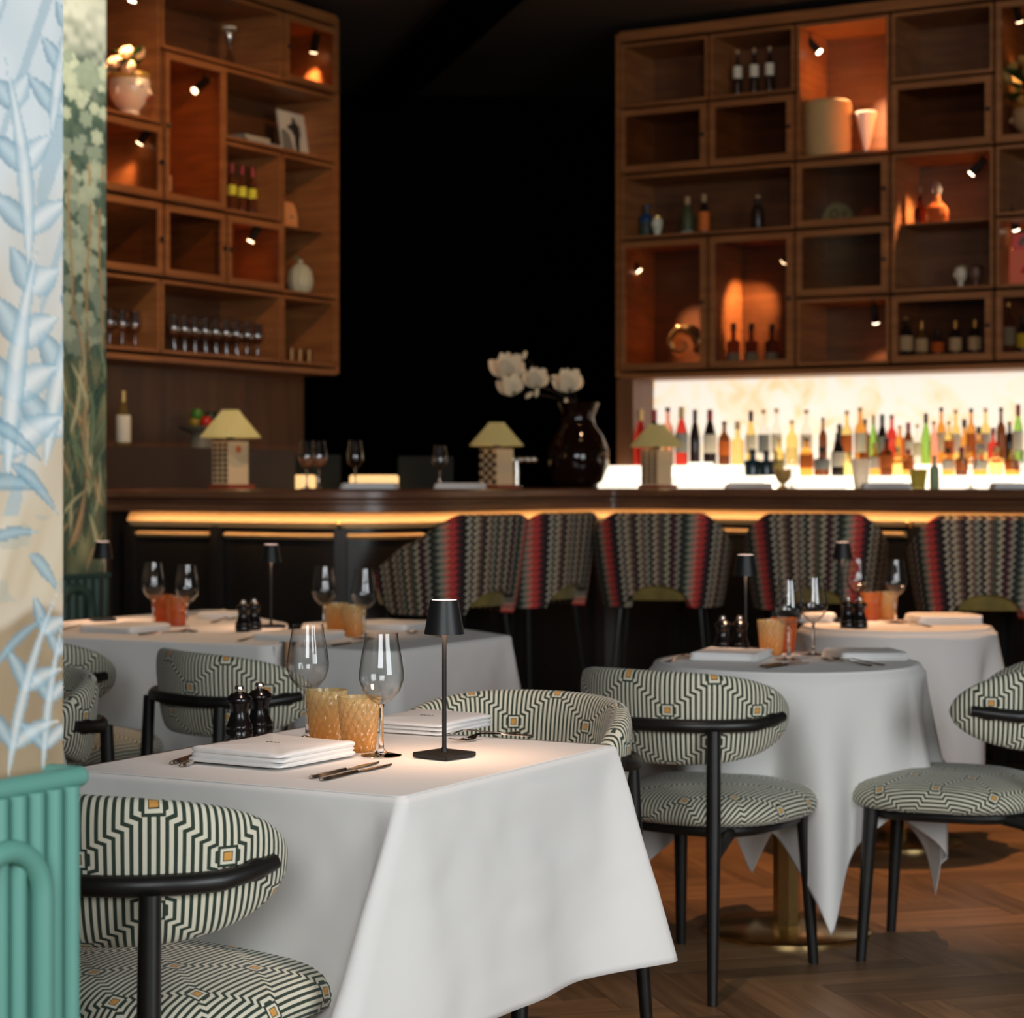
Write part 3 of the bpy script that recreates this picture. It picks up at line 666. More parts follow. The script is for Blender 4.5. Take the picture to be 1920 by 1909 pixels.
bottle(RF.w(RF.xat(1421, 0.16), 0.16, ZS(2)), 0.185, 0.034, cm('smoky_bottle', (45, 32, 22), rough=0.3), CAPC, None, 0, 'smoky brown bottle alone at right of the wide cubby')
# basket
yy = 0.13; px = 1552; d = RF.d(px, yy); t = thing('woven_basket', 'large pale woven basket under spotlight in right cabinet', 'basket', RF.w(RF.xat(px, yy), yy, ZS(3)))
hb, rb = (298-192)*d/FPX, 44*d/FPX
MB().lathe([(0, 0), (rb*0.9, 0), (rb*0.97, hb*0.1)]+[(rb*(0.97+0.04*i/8), hb*(0.1+0.1*i)) for i in range(1, 9)]+[(rb*0.98, hb*0.96), (rb*0.9, hb), (rb*0.5, hb*0.985), (0, hb*0.98)], n=40, disp=lambda i, k, th: 0.0022*math.cos(20*th+(PI if i % 2 else 0))).build('body', mat('straw_weave', lin((200, 165, 110)), 0.8, bump=0.8, bscale=60, stretch=(1, 1, 4)), t, smooth=True)
yy = 0.17; px = 1624; d = RF.d(px, yy); t = thing('cone_vase', 'white cone-shaped vessel standing on its point beside basket', 'vase', RF.w(RF.xat(px, yy), yy, ZS(3)))
hb, rb = (285-203)*d/FPX, 21*d/FPX
MB().lathe([(0, 0.004), (0.006, 0.004), (rb, hb), (rb*0.92, hb*1.01), (rb*0.5, hb*0.7), (0, hb*0.3)], n=24).build('body', cm('matte_white_ceramic', (240, 232, 215), rough=0.6), t, smooth=True)
MB().lathe([(0, 0), (0.018, 0), (0.018, 0.004), (0.006, 0.008), (0, 0.008)], n=16).build('foot', cm('matte_white_ceramic', (240, 232, 215)), t)
# round spotted dish + second disc
for (px, col, lab, holes, rp) in ((1571, (135, 145, 115), 'grey-green round dome ornament with two rings behind glass door', True, 30), (1632, (120, 60, 30), 'terracotta round dome ornament in shadow behind glass door', False, 22)):
    yy = 0.15; d = RF.d(px, yy); r_ = rp*d/FPX
    t = thing('round_ornament', lab, 'ornament', RF.w(RF.xat(px, yy), yy, ZS(2)), RF.rz)
    b = MB(); pts = [(r_*math.cos(a), r_*0.45+r_*math.sin(a)) for a in [-0.45+i*(PI+0.9)/18 for i in range(19)]]
    n = len(pts); b.add([(x, -0.02, max(0, z)) for x, z in pts]+[(x, 0.02, max(0, z)) for x, z in pts], [tuple(range(n)), tuple(range(2*n-1, n-1, -1))]+[(i, (i+1) % n, n+(i+1) % n, n+i) for i in range(n)])
    b.build('disc', cm('disc_%d' % px, col, rough=0.5), t, bevel=0.003)
    if holes:
        for (cx_, rr) in ((-0.012, 0.020), (0.042, 0.012)):
            b = MB(); q = [Vector((cx_+rr*math.cos(a), -0.022, r_*0.75+rr*math.sin(a))) for a in [i*2*PI/16 for i in range(17)]]; b.path(q, 0.004, n=6, caps=False); b.build('ring', cm('ring_brown', (90, 60, 45)), t, smooth=True)
# decanters
for px, ytop, w_, c, lab in ((1725, 345, 24, 'd', 'dark small decanter with clear stopper at left of the cut-glass one'), (1757, 343, 46, 'a', 'sparkling amber cut-glass decanter under spotlight in right cabinet')):
    yy = 0.13; d = RF.d(px, yy); zb = (zk(2.38)+0.0045); h_ = RF.z(px, ytop, yy)-zb
    t = thing('decanter', lab, 'decanter', RF.w(RF.xat(px, yy), yy, zb)); r_ = w_/2*d/FPX
    MB().lathe([(0, 0), (r_*0.9, 0), (r_, h_*0.2), (r_*0.9, h_*0.38), (r_*0.35, h_*0.52), (r_*0.28, h_*0.7), (0, h_*0.7)], n=12).build('body', mat('cut_amber' if c == 'a' else 'cut_dark', (0.9, 0.35, 0.12) if c == 'a' else (0.15, 0.03, 0.02), 0.02, trans=0.9, ior=1.5), t)
    MB().ball((0, 0, h_*0.85), r_*0.4, sz=1.5, n=8, m=6).build('stopper', B_CLR, t)
for i, (px, col) in enumerate(((1801, (205, 190, 165)), (1830, (105, 75, 60)))):
    yy = 0.14; p = RF.w(RF.xat(px, yy), yy, ZS(1)); t = thing('small_bust', ('white' if i == 0 else 'brown')+' little ceramic head bust on lower shelf beside decanters', 'figurine', p, PI*1.1)
    m = cm('bust_%d' % i, col, rough=0.4); hb = 44*RF.d(px, yy)/FPX
    MB().lathe([(0, 0), (hb*0.2, 0), (hb*0.12, hb*0.15), (hb*0.13, hb*0.3), (hb*0.24, hb*0.42), (hb*0.28, hb*0.65), (hb*0.24, hb*0.88), (0, hb)], n=16).build('head', m, t, smooth=True)
    MB().path([(hb*0.25, 0, hb*0.68), (hb*0.33, 0, hb*0.55), (hb*0.24, 0, hb*0.52)], hb*0.04, n=6).build('nose', m, t, smooth=True)
    MB().ball((-hb*0.05, 0, hb*0.85), hb*0.26, sz=0.7, n=12, m=8).build('hair', cm('bust_hair_%d' % i, (150, 130, 95) if i == 0 else (70, 45, 35)), t, smooth=True)
# shell (nautilus) + bottles
yy = 0.12; px = 1278; d = RF.d(px, yy); s_ = d/FPX
t = thing('nautilus_shell', 'large shiny gold nautilus shell under spotlight in right cabinet', 'ornament', RF.w(RF.xat(px, yy), yy, ZS(0)), RF.rz)
rows = []
GM = mat('gilded_shell', (0.85, 0.62, 0.30), 0.16, metal=0.85)
A_ = 44*s_
for i in range(60):
    a = i/59*4.2*PI/1.6; rr = A_*math.exp(-0.22*a); c = Vector((0.0+rr*math.cos(a-0.4), 0, A_*0.95+rr*math.sin(a-0.4)*1.0)); tr = rr*0.42
    er = Vector((math.cos(a-0.4), 0, math.sin(a-0.4)))
    w_ = 1+0.08*math.cos(a*9)
    rows.append([c+er*math.cos(q)*tr*0.9*w_+Vector((0, 1, 0))*math.sin(q)*tr*w_ for q in [j*2*PI/14 for j in range(14)]])
MB().strip(rows, closed=True).build('spiral', GM, t, smooth=True)
MB().lathe([(0, 0), (0.04, 0), (0.03, 0.012), (0, 0.012)], n=16).build('foot', GM, t)
for i, (px, w_) in enumerate(((1375, 25), (1409, 25), (1447, 26))):
    fbottle(RF, px, 0.13, 606+i, ZS(0), w_, 'n', 'k', 'g', 2, ['leftmost', 'middle', 'rightmost'][i]+' of three square-shouldered bottles behind tall glass door', 'square-shouldered bottles', (0.06, 0.30))
for i, (px, yt, w_, c, cp, lb, st) in enumerate(((1698, 594, 28, 'd', 'c', 'w', 0), (1728, 603, 24, 'y', 'o', 'w', 1), (1758, 616, 24, 'd', 'k', 'o', 2), (1791, 602, 24, 'd', 'o', 'w', 1), (1828, 600, 26, 'd', 'o', 'w', 1))):
    fbottle(RF, px, 0.11, yt, ZS(0), w_, c, cp, lb, st, ordn[i]+' bottle from left behind the bottom glass door, '+MN[c]+' glass with '+CN[cp])
for i, (px, yt, w_, c, cp, lb, st) in enumerate(((1891, 568, 26, 'n', 'o', 'g', 0), (1918, 590, 24, 'd', 'k', 'y', 1))):
    fbottle(RF, px, 0.11, yt, ZS(0), w_, c, cp, lb, st, ['tall bottle with grey label behind bottom right glass door', 'dark bottle with yellow label cut by right picture edge'][i])
xa = RF.xat(1925, 0.12); t = thing('pink_box', 'pink illustrated box standing in lit cubby at right edge', 'box', RF.w(xa, 0.12, ZS(1)), RF.rz)
MB().box(-0.075, 0.075, -0.03, 0.03, 0, 0.17).build('box', cm('salmon_card', (230, 110, 80), rough=0.6), t, bevel=0.002)
MB().box(-0.062, 0.075, -0.029, 0.029, 0.171, 0.245).build('lid', cm('coral_card', (225, 90, 85), rough=0.6), t, bevel=0.002)
flat([(-0.03, 0.20), (-0.02, 0.225), (0.0, 0.23), (0.012, 0.21), (-0.005, 0.20), (-0.008, 0.183), (-0.025, 0.185)], -0.031).build('grey_motif', cm('motif_grey', (110, 95, 90)), t)
flat([(-0.02, 0.06), (0.0, 0.09), (0.03, 0.095), (0.04, 0.07), (0.02, 0.05)], -0.032).build('red_motif', cm('motif_red', (190, 30, 30)), t)

# ================================================================== BACK BAR (right)
post = framebox(RF, 'trim_3', PANELW, RF.xat(1153, 0.02)+0.01, RF.xat(1187, 0.02), 0.02, DEP, 0, zk(1.727), kind='structure')
xo = RF.xat(1187, 0.30)
pn = framebox(RF, 'onyx_panel', ONYX, xo, 3.5, 0.26, 0.30, 1.0, zk(1.726)); tag(pn, 'glowing cream and amber onyx wall panel behind the spirit bottles', 'wall panel')
bc = thing('back_counter', 'low back counter below the glowing panel carrying the lit bottle steps', 'counter', RF.w(0, 0, 0), RF.rz)
xa = RF.xat(1140, -0.25)
MB().box(xa, 3.4, -0.30, 0.25, 0.0, 1.10).build('cabinet_body', BARDARK, bc)
LIT = mat('lit_acrylic', (0.9, 0.85, 0.75), 0.4, emit=1.5, ecol=(1.0, 0.88, 0.70))
def lit_step(x0, x1, y0, y1, z0, z1, label):
    t = framebox(RF, 'lit_step', LIT, x0, x1, y0, y1, z0, z1); tag(t, label, 'display step', 'glowing bottle steps')
X = lambda px, y: RF.xat(px, y)
z1_, z2_ = RF.z(1300, 893, -0.2), RF.z(1300, 873, 0.0)
segs = [(1133, 1205), (1212, 1372), (1376, 1443), (1466, 1597), (1630, 1704), (1762, 1908)]
for i, (a_, b_) in enumerate(segs):
    lit_step(X(a_, -0.2), X(b_, -0.2), -0.27, -0.13, 1.101, z1_, ordn[i]+' segment from left of the lower glowing acrylic step')
lit_step(X(1150, 0.0), 3.4, -0.12, 0.07, 1.101, z2_, 'long upper glowing acrylic step under the rear bottle row')
lit_step(X(1325, 0.1), X(1372, 0.1), -0.125, -0.121, z2_+0.001, z2_+0.014, 'thin glowing edge strip beside the black wine bottles')
zb1, zb2 = z1_, z2_
def ORD(i):
    n = i+1
    if n <= 12: return ordn[i]
    if n < 20: return {13: 'thirteenth', 14: 'fourteenth', 15: 'fifteenth', 16: 'sixteenth', 17: 'seventeenth', 18: 'eighteenth', 19: 'nineteenth'}[n]
    tens = {2: 'twent', 3: 'thirt'}[n//10]
    return tens+'ieth' if n % 10 == 0 else tens+'y-'+ordn[n % 10-1]
rear = [  # px, ytop, w, colour, cap, label, style
 (1201, 768, 26, 'r', 'o', None, 1), (1227, 768, 26, 'd', 'r', None, 1), (1252, 764, 25, 'p', 'k', None, 0), (1278, 763, 27, 'r', 'o', 'g', 1), (1303, 768, 22, 'd', 'k', None, 1),
 (1331, 768, 27, 'd', 'r', 'w', 1), (1358, 790, 24, 'n', 'k', 'o', 0), (1383, 790, 26, 'y', 'o', None, 2), (1408, 770, 22, 'y', 'k', 'w', 1), (1432, 768, 24, 'c', 'o', 'g', 0),
 (1456, 766, 22, 'c', 'o', 'w', 0), (1485, 788, 24, 'y', 'o', None, 0), (1512, 768, 24, 'c', 'o', 'w', 0), (1543, 783, 17, 'n', 'k', None, 0), (1574, 795, 24, 'd', 'k', None, 1),
 (1588, 770, 22, 'y', 'o', 'o', 0), (1613, 764, 24, 'a', 'o', 'w', 0), (1622, 786, 22, 'n', 'k', None, 0), (1638, 778, 18, 'g', 'o', None, 1), (1654, 777, 22, 'd', 'k', 'g', 1),
 (1672, 778, 22, 'r', 'r', None, 0), (1687, 798, 20, 'a', 'o', None, 0), (1703, 792, 22, 'n', 'r', 'w', 1), (1720, 796, 20, 'c', 'o', 'w', 0), (1736, 775, 20, 'g', 'k', None, 1),
 (1751, 790, 18, 'p', 'r', None, 0), (1765, 764, 20, 'a', 'k', 'w', 0), (1779, 790, 20, 'y', 'o', 'o', 0), (1792, 768, 20, 'y', 'o', 'w', 0), (1808, 786, 22, 'a', 'k', None, 2), (1821, 766, 20, 'a', 'k', 'o', 0),
 (1835, 800, 22, 'a', 'k', 'g', 2), (1848, 765, 20, 'y', 'o', 'w', 0), (1862, 802, 22, 'r', 'r', None, 2), (1877, 764, 20, 'n', 'k', None, 0), (1893, 790, 22, 'd', 'o', None, 0), (1909, 758, 22, 'g', 'r', 'w', 1)]
for i, (px, yt, w_, c, cp, lb, st) in enumerate(rear):
    yy = -0.03 if i % 2 else 0.04
    if px > 1600: yy = (-0.055, 0.0, 0.05)[i % 3]
    nm = ('%s %s bottle with %s, back bar rear row, ' % (('tall' if yt < 775 else 'shorter'), MN[c], CN[cp]))
    where = ORD(i)+' from left'
    fbottle(RF, px, yy, yt, zb2, w_*0.92, c, cp, lb, st, nm+where)
front = [(1220, 815, 26, 'a', 'k', 'o', 2), (1246, 822, 28, 'y', 'k', None, 2), (1411, 842, 31, 'b', 'k', None, 2), (1437, 845, 28, 'b', 'k', None, 2), (1455, 843, 25, 'd', 'k', 'g', 2), (1461, 822, 20, 'y', 'o', None, 0),
 (1512, 822, 26, 'a', 'k', 'o', 0), (1541, 838, 30, 'n', 'k', 'g', 2), (1572, 812, 27, 'd', 'k', 'w', 1), (1593, 846, 20, 'y', 'o', None, 2), (1641, 830, 22, 'a', 'o', 'w', 2),
 (1662, 822, 24, 'n', 'k', 'o', 0), (1683, 838, 22, 'y', 'o', None, 2), (1703, 842, 22, 'a', 'r', 'o', 2), (1778, 840, 24, 'a', 'k', 'w', 2), (1803, 838, 24, 'n', 'r', 'o', 2),
 (1838, 842, 28, 'a', 'o', 'w', 2), (1868, 838, 28, 'y', 'o', None, 2), (1898, 842, 28, 'a', 'o', 'o', 2)]
for i, (px, yt, w_, c, cp, lb, st) in enumerate(front):
    nm = 'squat %s bottle with %s, back bar front row, %s from left' % (MN[c], CN[cp], ORD(i))
    yy = -0.20 if i % 2 else -0.17
    fbottle(RF, px, yy, yt, zb1, w_, c, cp, lb, st, nm)

# ---------------- left back ledge, bottle, fruit bowl
yl = 0.0
zl = LF.z(300, 838, -0.05)
lg = framebox(LF, 'back_ledge', mat('ledge_dark_wood', (0.035, 0.016, 0.008), 0.5), -2.4, LF.xat(535, 0.0), -0.06, DEP-0.013, 0.0, zl-0.0); tag(lg, 'dark wooden ledge below left cabinet carrying white wine bottle and fruit bowl', 'ledge')
fbottle(LF, 231, 0.08, 733, zl, 28, 'y', 'o', 'w', 1, 'white wine bottle with cream label standing on ledge beside green tapestry', None, (0.08, 0.56))
px = 378; yy = 0.10; d = LF.d(px, yy); s_ = d/FPX
t = thing('fruit_bowl', 'pale footed bowl of fruit half hidden behind the leftmost bar lamp', 'bowl', LF.w(LF.xat(px, yy), yy, zl))
CERG = cm('grey_ceramic', (120, 110, 90), rough=0.4)
MB().lathe([(0, 0), (24*s_, 0), (22*s_, 20*s_), (20*s_, 28*s_), (42*s_, 38*s_), (44*s_, 42*s_), (38*s_, 41*s_), (0, 34*s_)], n=24).build('bowl', CERG, t, smooth=True)
for i, (dx, dy, dz, c, nm) in enumerate(((-12, 0, 50, (150, 120, 30), 'yellow'), (10, -8, 50, (190, 40, 25), 'red'), (0, 12, 50, (60, 100, 30), 'green'), (-8, -2, 64, (70, 120, 35), 'green'), (16, 8, 60, (25, 45, 25), 'dark green'))):
    q = LF.w(LF.xat(px, yy), yy, zl)+Vector((dx*s_, dy*s_, dz*s_)); f = thing('apple', nm+' apple '+['at left of', 'at front of', 'at back of', 'on top of', 'at right of'][i]+' the fruit bowl pile', 'apple', q)
    MB().lathe([(0, -11*s_), (7*s_, -11*s_), (12*s_, -3*s_), (12*s_, 4*s_), (7*s_, 10*s_), (0, 7*s_)], n=14).build('flesh', cm('fruit_%d' % i, c, rough=0.3), f, smooth=True)
    MB().path([(0, 0, 7*s_), (2*s_, 0, 14*s_)], 1.2*s_, n=6).build('stem', CABW, f)

# ================================================================== BAR
pth = [(140, 8.36), (250, 8.33), (400, 8.15), (520, 7.97), (640, 7.87), (760, 7.97), (900, 8.4), (1000, 8.75), (1100, 8.97), (1200, 8.97), (1400, 8.66), (1700, 8.15), (1900, 7.8), (2100, 7.45)]
P2 = [Vector(((p-CX)/FPX*d*K, d*K)) for p, d in pth]
def catmull(P, per=10):
    out = []
    for i in range(len(P)-1):
        p0 = P[max(i-1, 0)]; p1 = P[i]; p2 = P[i+1]; p3 = P[min(i+2, len(P)-1)]
        for k in range(per):
            t = k/per; out.append(0.5*((2*p1)+(-p0+p2)*t+(2*p0-5*p1+4*p2-p3)*t*t+(-p0+3*p1-3*p2+p3)*t*t*t))
    out.append(P[-1]); return out
CP = catmull(P2)
def normals(C):
    N = []
    for i in range(len(C)):
        t = (C[min(i+1, len(C)-1)]-C[max(i-1, 0)]).normalized(); N.append(Vector((t.y, -t.x)))   # towards camera
    return N
CN_ = normals(CP)
def sweep(name, m, prof, i0=0, i1=None, parent=None, closed=True, smooth=True):
    i1 = len(CP)-1 if i1 is None else i1; rows = []
    for i in range(i0, i1+1):
        rows.append([(CP[i].x+CN_[i].x*n, CP[i].y+CN_[i].y*n, (ZB+(z-ZB)*K if z > 0.9 else z)) for n, z in prof])
    b = MB(); b.strip(rows, closed=closed); k = len(prof)
    if closed: b.f.append(tuple(range(k))); b.f.append(tuple((len(rows)-1)*k+j for j in range(k-1, -1, -1)))
    return b.build(name, m, parent, smooth=smooth)
ZB = zk(1.215)
bar = thing('bar_counter', 'long curved dark panelled bar with walnut top and glowing gold moulding', 'bar', (0, 0, 0))
ct = sweep('countertop', BARTOP, [(-0.42, ZB), (0.13, ZB), (0.15, ZB-0.008), (0.15, ZB-0.030), (0.135, ZB-0.038), (0.118, ZB-0.040), (0.118, ZB-0.050), (0.138, ZB-0.056), (0.138, ZB-0.082), (0.13, ZB-0.085), (0.118, ZB-0.085), (0.118, ZB-0.068), (-0.42, ZB-0.068)], parent=bar)
def ipx(px):
    best = min(range(len(CP)), key=lambda i: abs(CX+CP[i].x/CP[i].y*FPX-px)); return best
i245 = ipx(247)
sweep('gold_moulding', GOLD, [(0.0, ZB-0.070), (0.020, ZB-0.072), (0.030, ZB-0.090), (0.052, ZB-0.116), (0.052, ZB-0.124), (0.034, ZB-0.128), (0.030, ZB-0.142), (0.0, ZB-0.142)], i245, None, bar)
LED = mat('led_strip', (1, 0.6, 0.25), 0.5, emit=22.0, ecol=(1.0, 0.60, 0.30))
sweep('led_strip', LED, [(0.102, ZB-0.0685), (0.117, ZB-0.0685), (0.117, ZB-0.0705), (0.102, ZB-0.0705)], i245, None, bar)
sweep('body', BARDARK, [(-0.06, 0.0), (0.0, 0.0), (0.0, ZB-0.069), (-0.06, ZB-0.069)], 0, None, bar)
sweep('plinth', BARDARK, [(0.0, 0.0), (0.03, 0.0), (0.03, 0.12), (0.0, 0.13)], 0, None, bar)
divs = [247, 415, 637, 802, 965, 1120, 1270, 1420, 1570, 1718, 1880, 2060]
for a_, b_ in zip(divs[:-1], divs[1:]):
    ia, ib = ipx(a_+7), ipx(b_-7)
    if ib <= ia+1: ib = ia+2
    fr_ = sweep('panel_frame', BARDARK, [(0.0, 0.16), (0.022, 0.16), (0.022, 0.22), (0.0, 0.22)], ia, ib, bar)
    sweep('panel_top_rail', GOLD, [(0.0, ZB-0.185), (0.020, ZB-0.18), (0.028, ZB-0.172), (0.020, ZB-0.164), (0.0, ZB-0.160)], ia, ib, fr_)
for p_ in divs[:-1]:
    i = ipx(p_); c = CP[i]; n = CN_[i]; b = MB(); b.cbox((c.x+n.x*0.022, c.y+n.y*0.022, 0.53), (0.05, 0.044, 1.06), math.atan2(n.y, n.x)+PI/2)
    b.build('pilaster', BARDARK, bar, bevel=0.006)
for k, p_ in enumerate((641, 801, 1718)):
    i = ipx(p_); c = CP[i]; n = CN_[i]; base = Vector((c.x+n.x*0.045, c.y+n.y*0.045, 1.052))
    t = thing('bag_hook', 'brass bag hook under bar top, '+['leftmost of three', 'second of three, beside the leftmost bar stool', 'rightmost of three, beside the last bar stool'][k], 'hook', base)
    nn = Vector((n.x, n.y, 0)); b = MB(); b.path([Vector((0, 0, 0.012)), nn*0.03+Vector((0, 0, 0.005)), nn*0.045+Vector((0, 0, 0.018))], 0.005, n=8); b.build('arm', BRASS, t, smooth=True)
    for q in (Vector((0, 0, 0.012)), nn*0.045+Vector((0, 0, 0.02))): pass
    b = MB(); b.ball(nn*0.045+Vector((0, 0, 0.022)), 0.011, n=10, m=8); b.build('ball_end', BRASS, t, smooth=True)
# ---- checker lamps on bar
PLEAT = mat('pleated_shade_cloth', lin((190, 180, 120)), 0.8, emit=0.05, ecol=(0.75, 0.6, 0.25))
CHL = cm('lamp_cream_lacquer', (225, 195, 150), rough=0.4); CHD = cm('lamp_brown_square', (60, 25, 15), rough=0.4)
BULB = mat('warm_bulb', (1, 0.8, 0.55), 0.5, emit=6, ecol=(1.0, 0.62, 0.30))
def bar_lamp(px, d, ybot, ytop, wsh, label, pat, bw):
    d *= K
    s = d/FPX; p = wp(px, d, ZB+0.0005); h = (ybot-ytop)*s
    t = thing('table_lamp', label, 'lamp', p, 0.8, None)
    w = bw*s/1.25
    MB().box(-w*0.62, w*0.75, -w*0.62, w*0.62, 0, h*0.055).build('foot', cm('lamp_red_foot', (150, 70, 45), rough=0.5), t, bevel=0.002)
    MB().box(-w/2, w/2, -w/2, w/2, h*0.056, h*0.60).build('box_body', CHL, t, bevel=0.001)
    b = MB(); n = 6 if pat == 'check' else 6
    sq = (h*0.52)/12 if pat == 'check' else 0
    z0 = h*0.075; cols = 4 if pat == 'check' else 3
    cw = w*0.96/cols; rz_ = 8
    rh = h*0.51/rz_
    for i in range(cols):
        for j in range(rz_):
            if pat == 'check' and (i+j) % 2: continue
            m_ = 0.0 if pat == 'check' else 0.22
            x0 = -w*0.48+i*cw+cw*m_; b.box(-w/2-0.0015, -w/2-0.0002, x0, x0+cw*(1-2*m_), z0+j*rh+rh*m_, z0+(j+1)*rh-rh*m_)
    o = b.build('dark_squares', CHD, t); o['kind'] = 'stuff'
    # pull the pattern on the face seen at left: face -x
    b = MB(); b.lathe([(w*0.16, h*0.58), (w*0.16, h*0.70)], n=12); b.build('neck', CHD, t)
    b = MB(); b.ball((0, 0, h*0.75), w*0.2, sz=1.2); b.build('bulb', BULB, t, smooth=True)
    R = wsh/2*s
    b = MB(); nn = 72
    b.lathe([(R, h*0.645), (R*0.99, h*0.66), (R*0.30, h*0.98), (R*0.28, h), (R*0.265, h*0.995), (R*0.285, h*0.975), (R*0.965, h*0.66), (R*0.97, h*0.645)], n=nn, disp=lambda i, k, th: 0.0022*(1 if k % 2 else -1), close=False)
    b.build('shade', PLEAT, t)
    l = bpy.data.lights.new('lamp_light', 'POINT'); l.energy = 1.3; l.color = (1.0, 0.52, 0.25); l.shadow_soft_size = 0.02
    o = bpy.data.objects.new('lamp_light', l); COL.objects.link(o); o.location = (0, 0, h*0.63); o.parent = t
    if pat == 'plain':
        o = MB().lathe([(0, 0), (w*0.14, 0), (w*0.14, 0.0015), (0, 0.0015)], n=12).build('red_dot', cm('lamp_dot', (215, 110, 60)), t); o.location = (0, -w/2-0.0002, h*0.5); o.rotation_euler = (PI/2, 0, 0)
    return t
bar_lamp(432, 8.38, 921, 773, 113, 'lamp with cream shade and box base on bar at left, below wooden cabinet', 'plain', 60)
bar_lamp(931, 8.85, 917, 793, 100, 'lamp with black chequered box base on bar, left of the flower vase', 'check', 56)
bar_lamp(1231, 9.25, 917, 797, 100, 'lamp with lattice box base on bar in front of the lit bottles', 'grid', 52)
# ---- flower vase
px, d = 1082, 9.25*K; s = d/FPX; p = wp(px, d, ZB+0.0005)
SMOKE = mat('smoked_amber_glass', (0.012, 0.004, 0.002), 0.03, trans=0.25, ior=1.45)
t = thing('flower_vase', 'big round smoked glass vase on bar holding magnolia branches', 'vase', p)
MB().lathe([(0, 0), (28*s, 0), (48*s, 14*s), (60*s, 42*s), (60*s, 72*s), (48*s, 100*s), (34*s, 118*s), (32*s, 135*s), (42*s, 160*s), (39*s, 160*s), (29*s, 135*s), (31*s, 118*s), (45*s, 99*s), (57*s, 72*s), (57*s, 42*s), (44*s, 14*s), (0, 5*s)], n=36).build('body', SMOKE, t, smooth=True)
t = thing('magnolia_branches', 'dark magnolia branches with white blossoms rising from the smoked vase', 'flowers', p+Vector((0, 0, 8*s)))
BR = cm('branch_brown', (40, 28, 18)); MAG = cm('magnolia_white', (240, 220, 185), rough=0.7)
def L(px2, py2, dz=0): return Vector(((px2-px)*s, dz, (915-8-py2)*s))
flw = [(952, 690, 1.25, 0.3, -0.3), (962, 725, 1.05, -0.6, 0.6), (1004, 712, 1.0, 0.5, 0.3), (1066, 718, 1.15, 0.1, 0.2)]
buds = [(983, 666, 0.35), (979, 696, 1.4), (992, 741, 0.9), (1061, 755, 0.0), (1006, 736, 0.2)]
for tipx, tipy in ((952, 700), (964, 735), (1003, 722), (1066, 728), (983, 670), (1061, 757)):
    b = MB(); A0 = Vector((0, 0, 2*s)); A1 = Vector((0.0, 0, 150*s)); T = L(tipx, tipy, -0.02); mid = (A1+T)*0.5+Vector((0.01, 0, 0.01)); b.path([A0, A1, mid, T], [0.004, 0.0035, 0.003, 0.0015], n=7); b.build('branch', BR, t, smooth=True)
for k, (fx, fy, sc, tx, tz) in enumerate(flw):
    b = MB(); c = L(fx, fy, -0.02)
    for j in range(7):
        a = j*2*PI/7; tilt = 0.35+0.5*(j % 2)
        dv = Vector((math.sin(tilt)*math.cos(a)+tx*0.3, math.sin(tilt)*math.sin(a)-0.35, math.cos(tilt)+tz*0.2)).normalized()
        leafmesh(b, c-Vector((0, 0, 14*s*sc)), dv, 38*s*sc, 27*s*sc, Vector((0, -1, 0.3)))
    b.build('blossom', MAG, t, smooth=True)
for k, (fx, fy, an) in enumerate(buds):
    b = MB(); b.ball(L(fx, fy, -0.02), 7*s, sx=0.6, sy=0.6, sz=1.3, rot=Matrix.Rotation(an, 3, 'Y')); b.build('bud', MAG, t, smooth=True)
# ---- napkins and glasses on the bar
def folded_napkin(p, rz, L_, W_, hgt, label, group=None, mark=True, seed=0, m=NAPKIN):
    t = thing('folded_napkin', label, 'napkin', p, rz, group); rd = random.Random(seed)
    def slab(z0, z1, sx, sy, ox, nm):
        rows = []; n = 10
        b = MB()
        for lvl, (zz_, inset) in enumerate(((z0, 0.002), (z0+(z1-z0)*0.3, 0.0), (z0+(z1-z0)*0.7, 0.0012), (z0+(z1-z0)*0.93, 0.005), (z1, 0.008))):
            r = []
            for k in range(40):
                a = 2*PI*k/40; ca, sa = math.cos(a), math.sin(a); e = 0.17
                x = (abs(ca)**e)*math.copysign(sx/2-inset, ca)+ox; y = (abs(sa)**e)*math.copysign(sy/2-inset, sa)
                r.append((x, y, zz_+0.002*math.sin(3*a+seed)*(lvl > 0)))
            rows.append(r)
        b.strip(rows, closed=True)
        k = len(b.v); b.v.append((ox, 0, z1+0.0015)); b.uv.append((0, 0)); b.v.append((ox, 0, z0)); b.uv.append((0, 0))
        for i in range(40): b.f.append((160+i, 160+(i+1) % 40, k)); b.f.append((i, k+1, (i+1) % 40))
        return b.build(nm, m, t, smooth=True)
    if mark is None or L_ > 0.19:
        q = hgt/3
        slab(0.0005, q*0.98, L_, W_, 0, 'lower_fold')
        o2 = slab(q, 2*q*0.99, L_*0.985, W_*0.97, L_*0.006, 'middle_fold'); o2.rotation_euler = (0, 0, 0.012)
        o3 = slab(2*q, hgt, L_*0.975, W_*0.985, L_*0.014, 'upper_fold'); o3.rotation_euler = (0, 0, -0.010)
    else:
        slab(0.0005, hgt*0.30, L_, W_, 0, 'lower_fold'); slab(hgt*0.31, hgt, L_*0.975, W_*0.985, L_*0.012, 'upper_fold')
    if mark:
        b = MB(); z = hgt+0.0022
        for i in range(5): b.cbox((-L_*0.0+0.006*(i-2), 0.002*math.sin(i*2.1), z-0.0006), (0.0045, 0.0025+0.002*(i % 2), 0.0012), 0.4*i)
        b.build('embroidered_mark', mat('mark_thread', (0.05, 0.05, 0.05), 0.8), t)
    return t
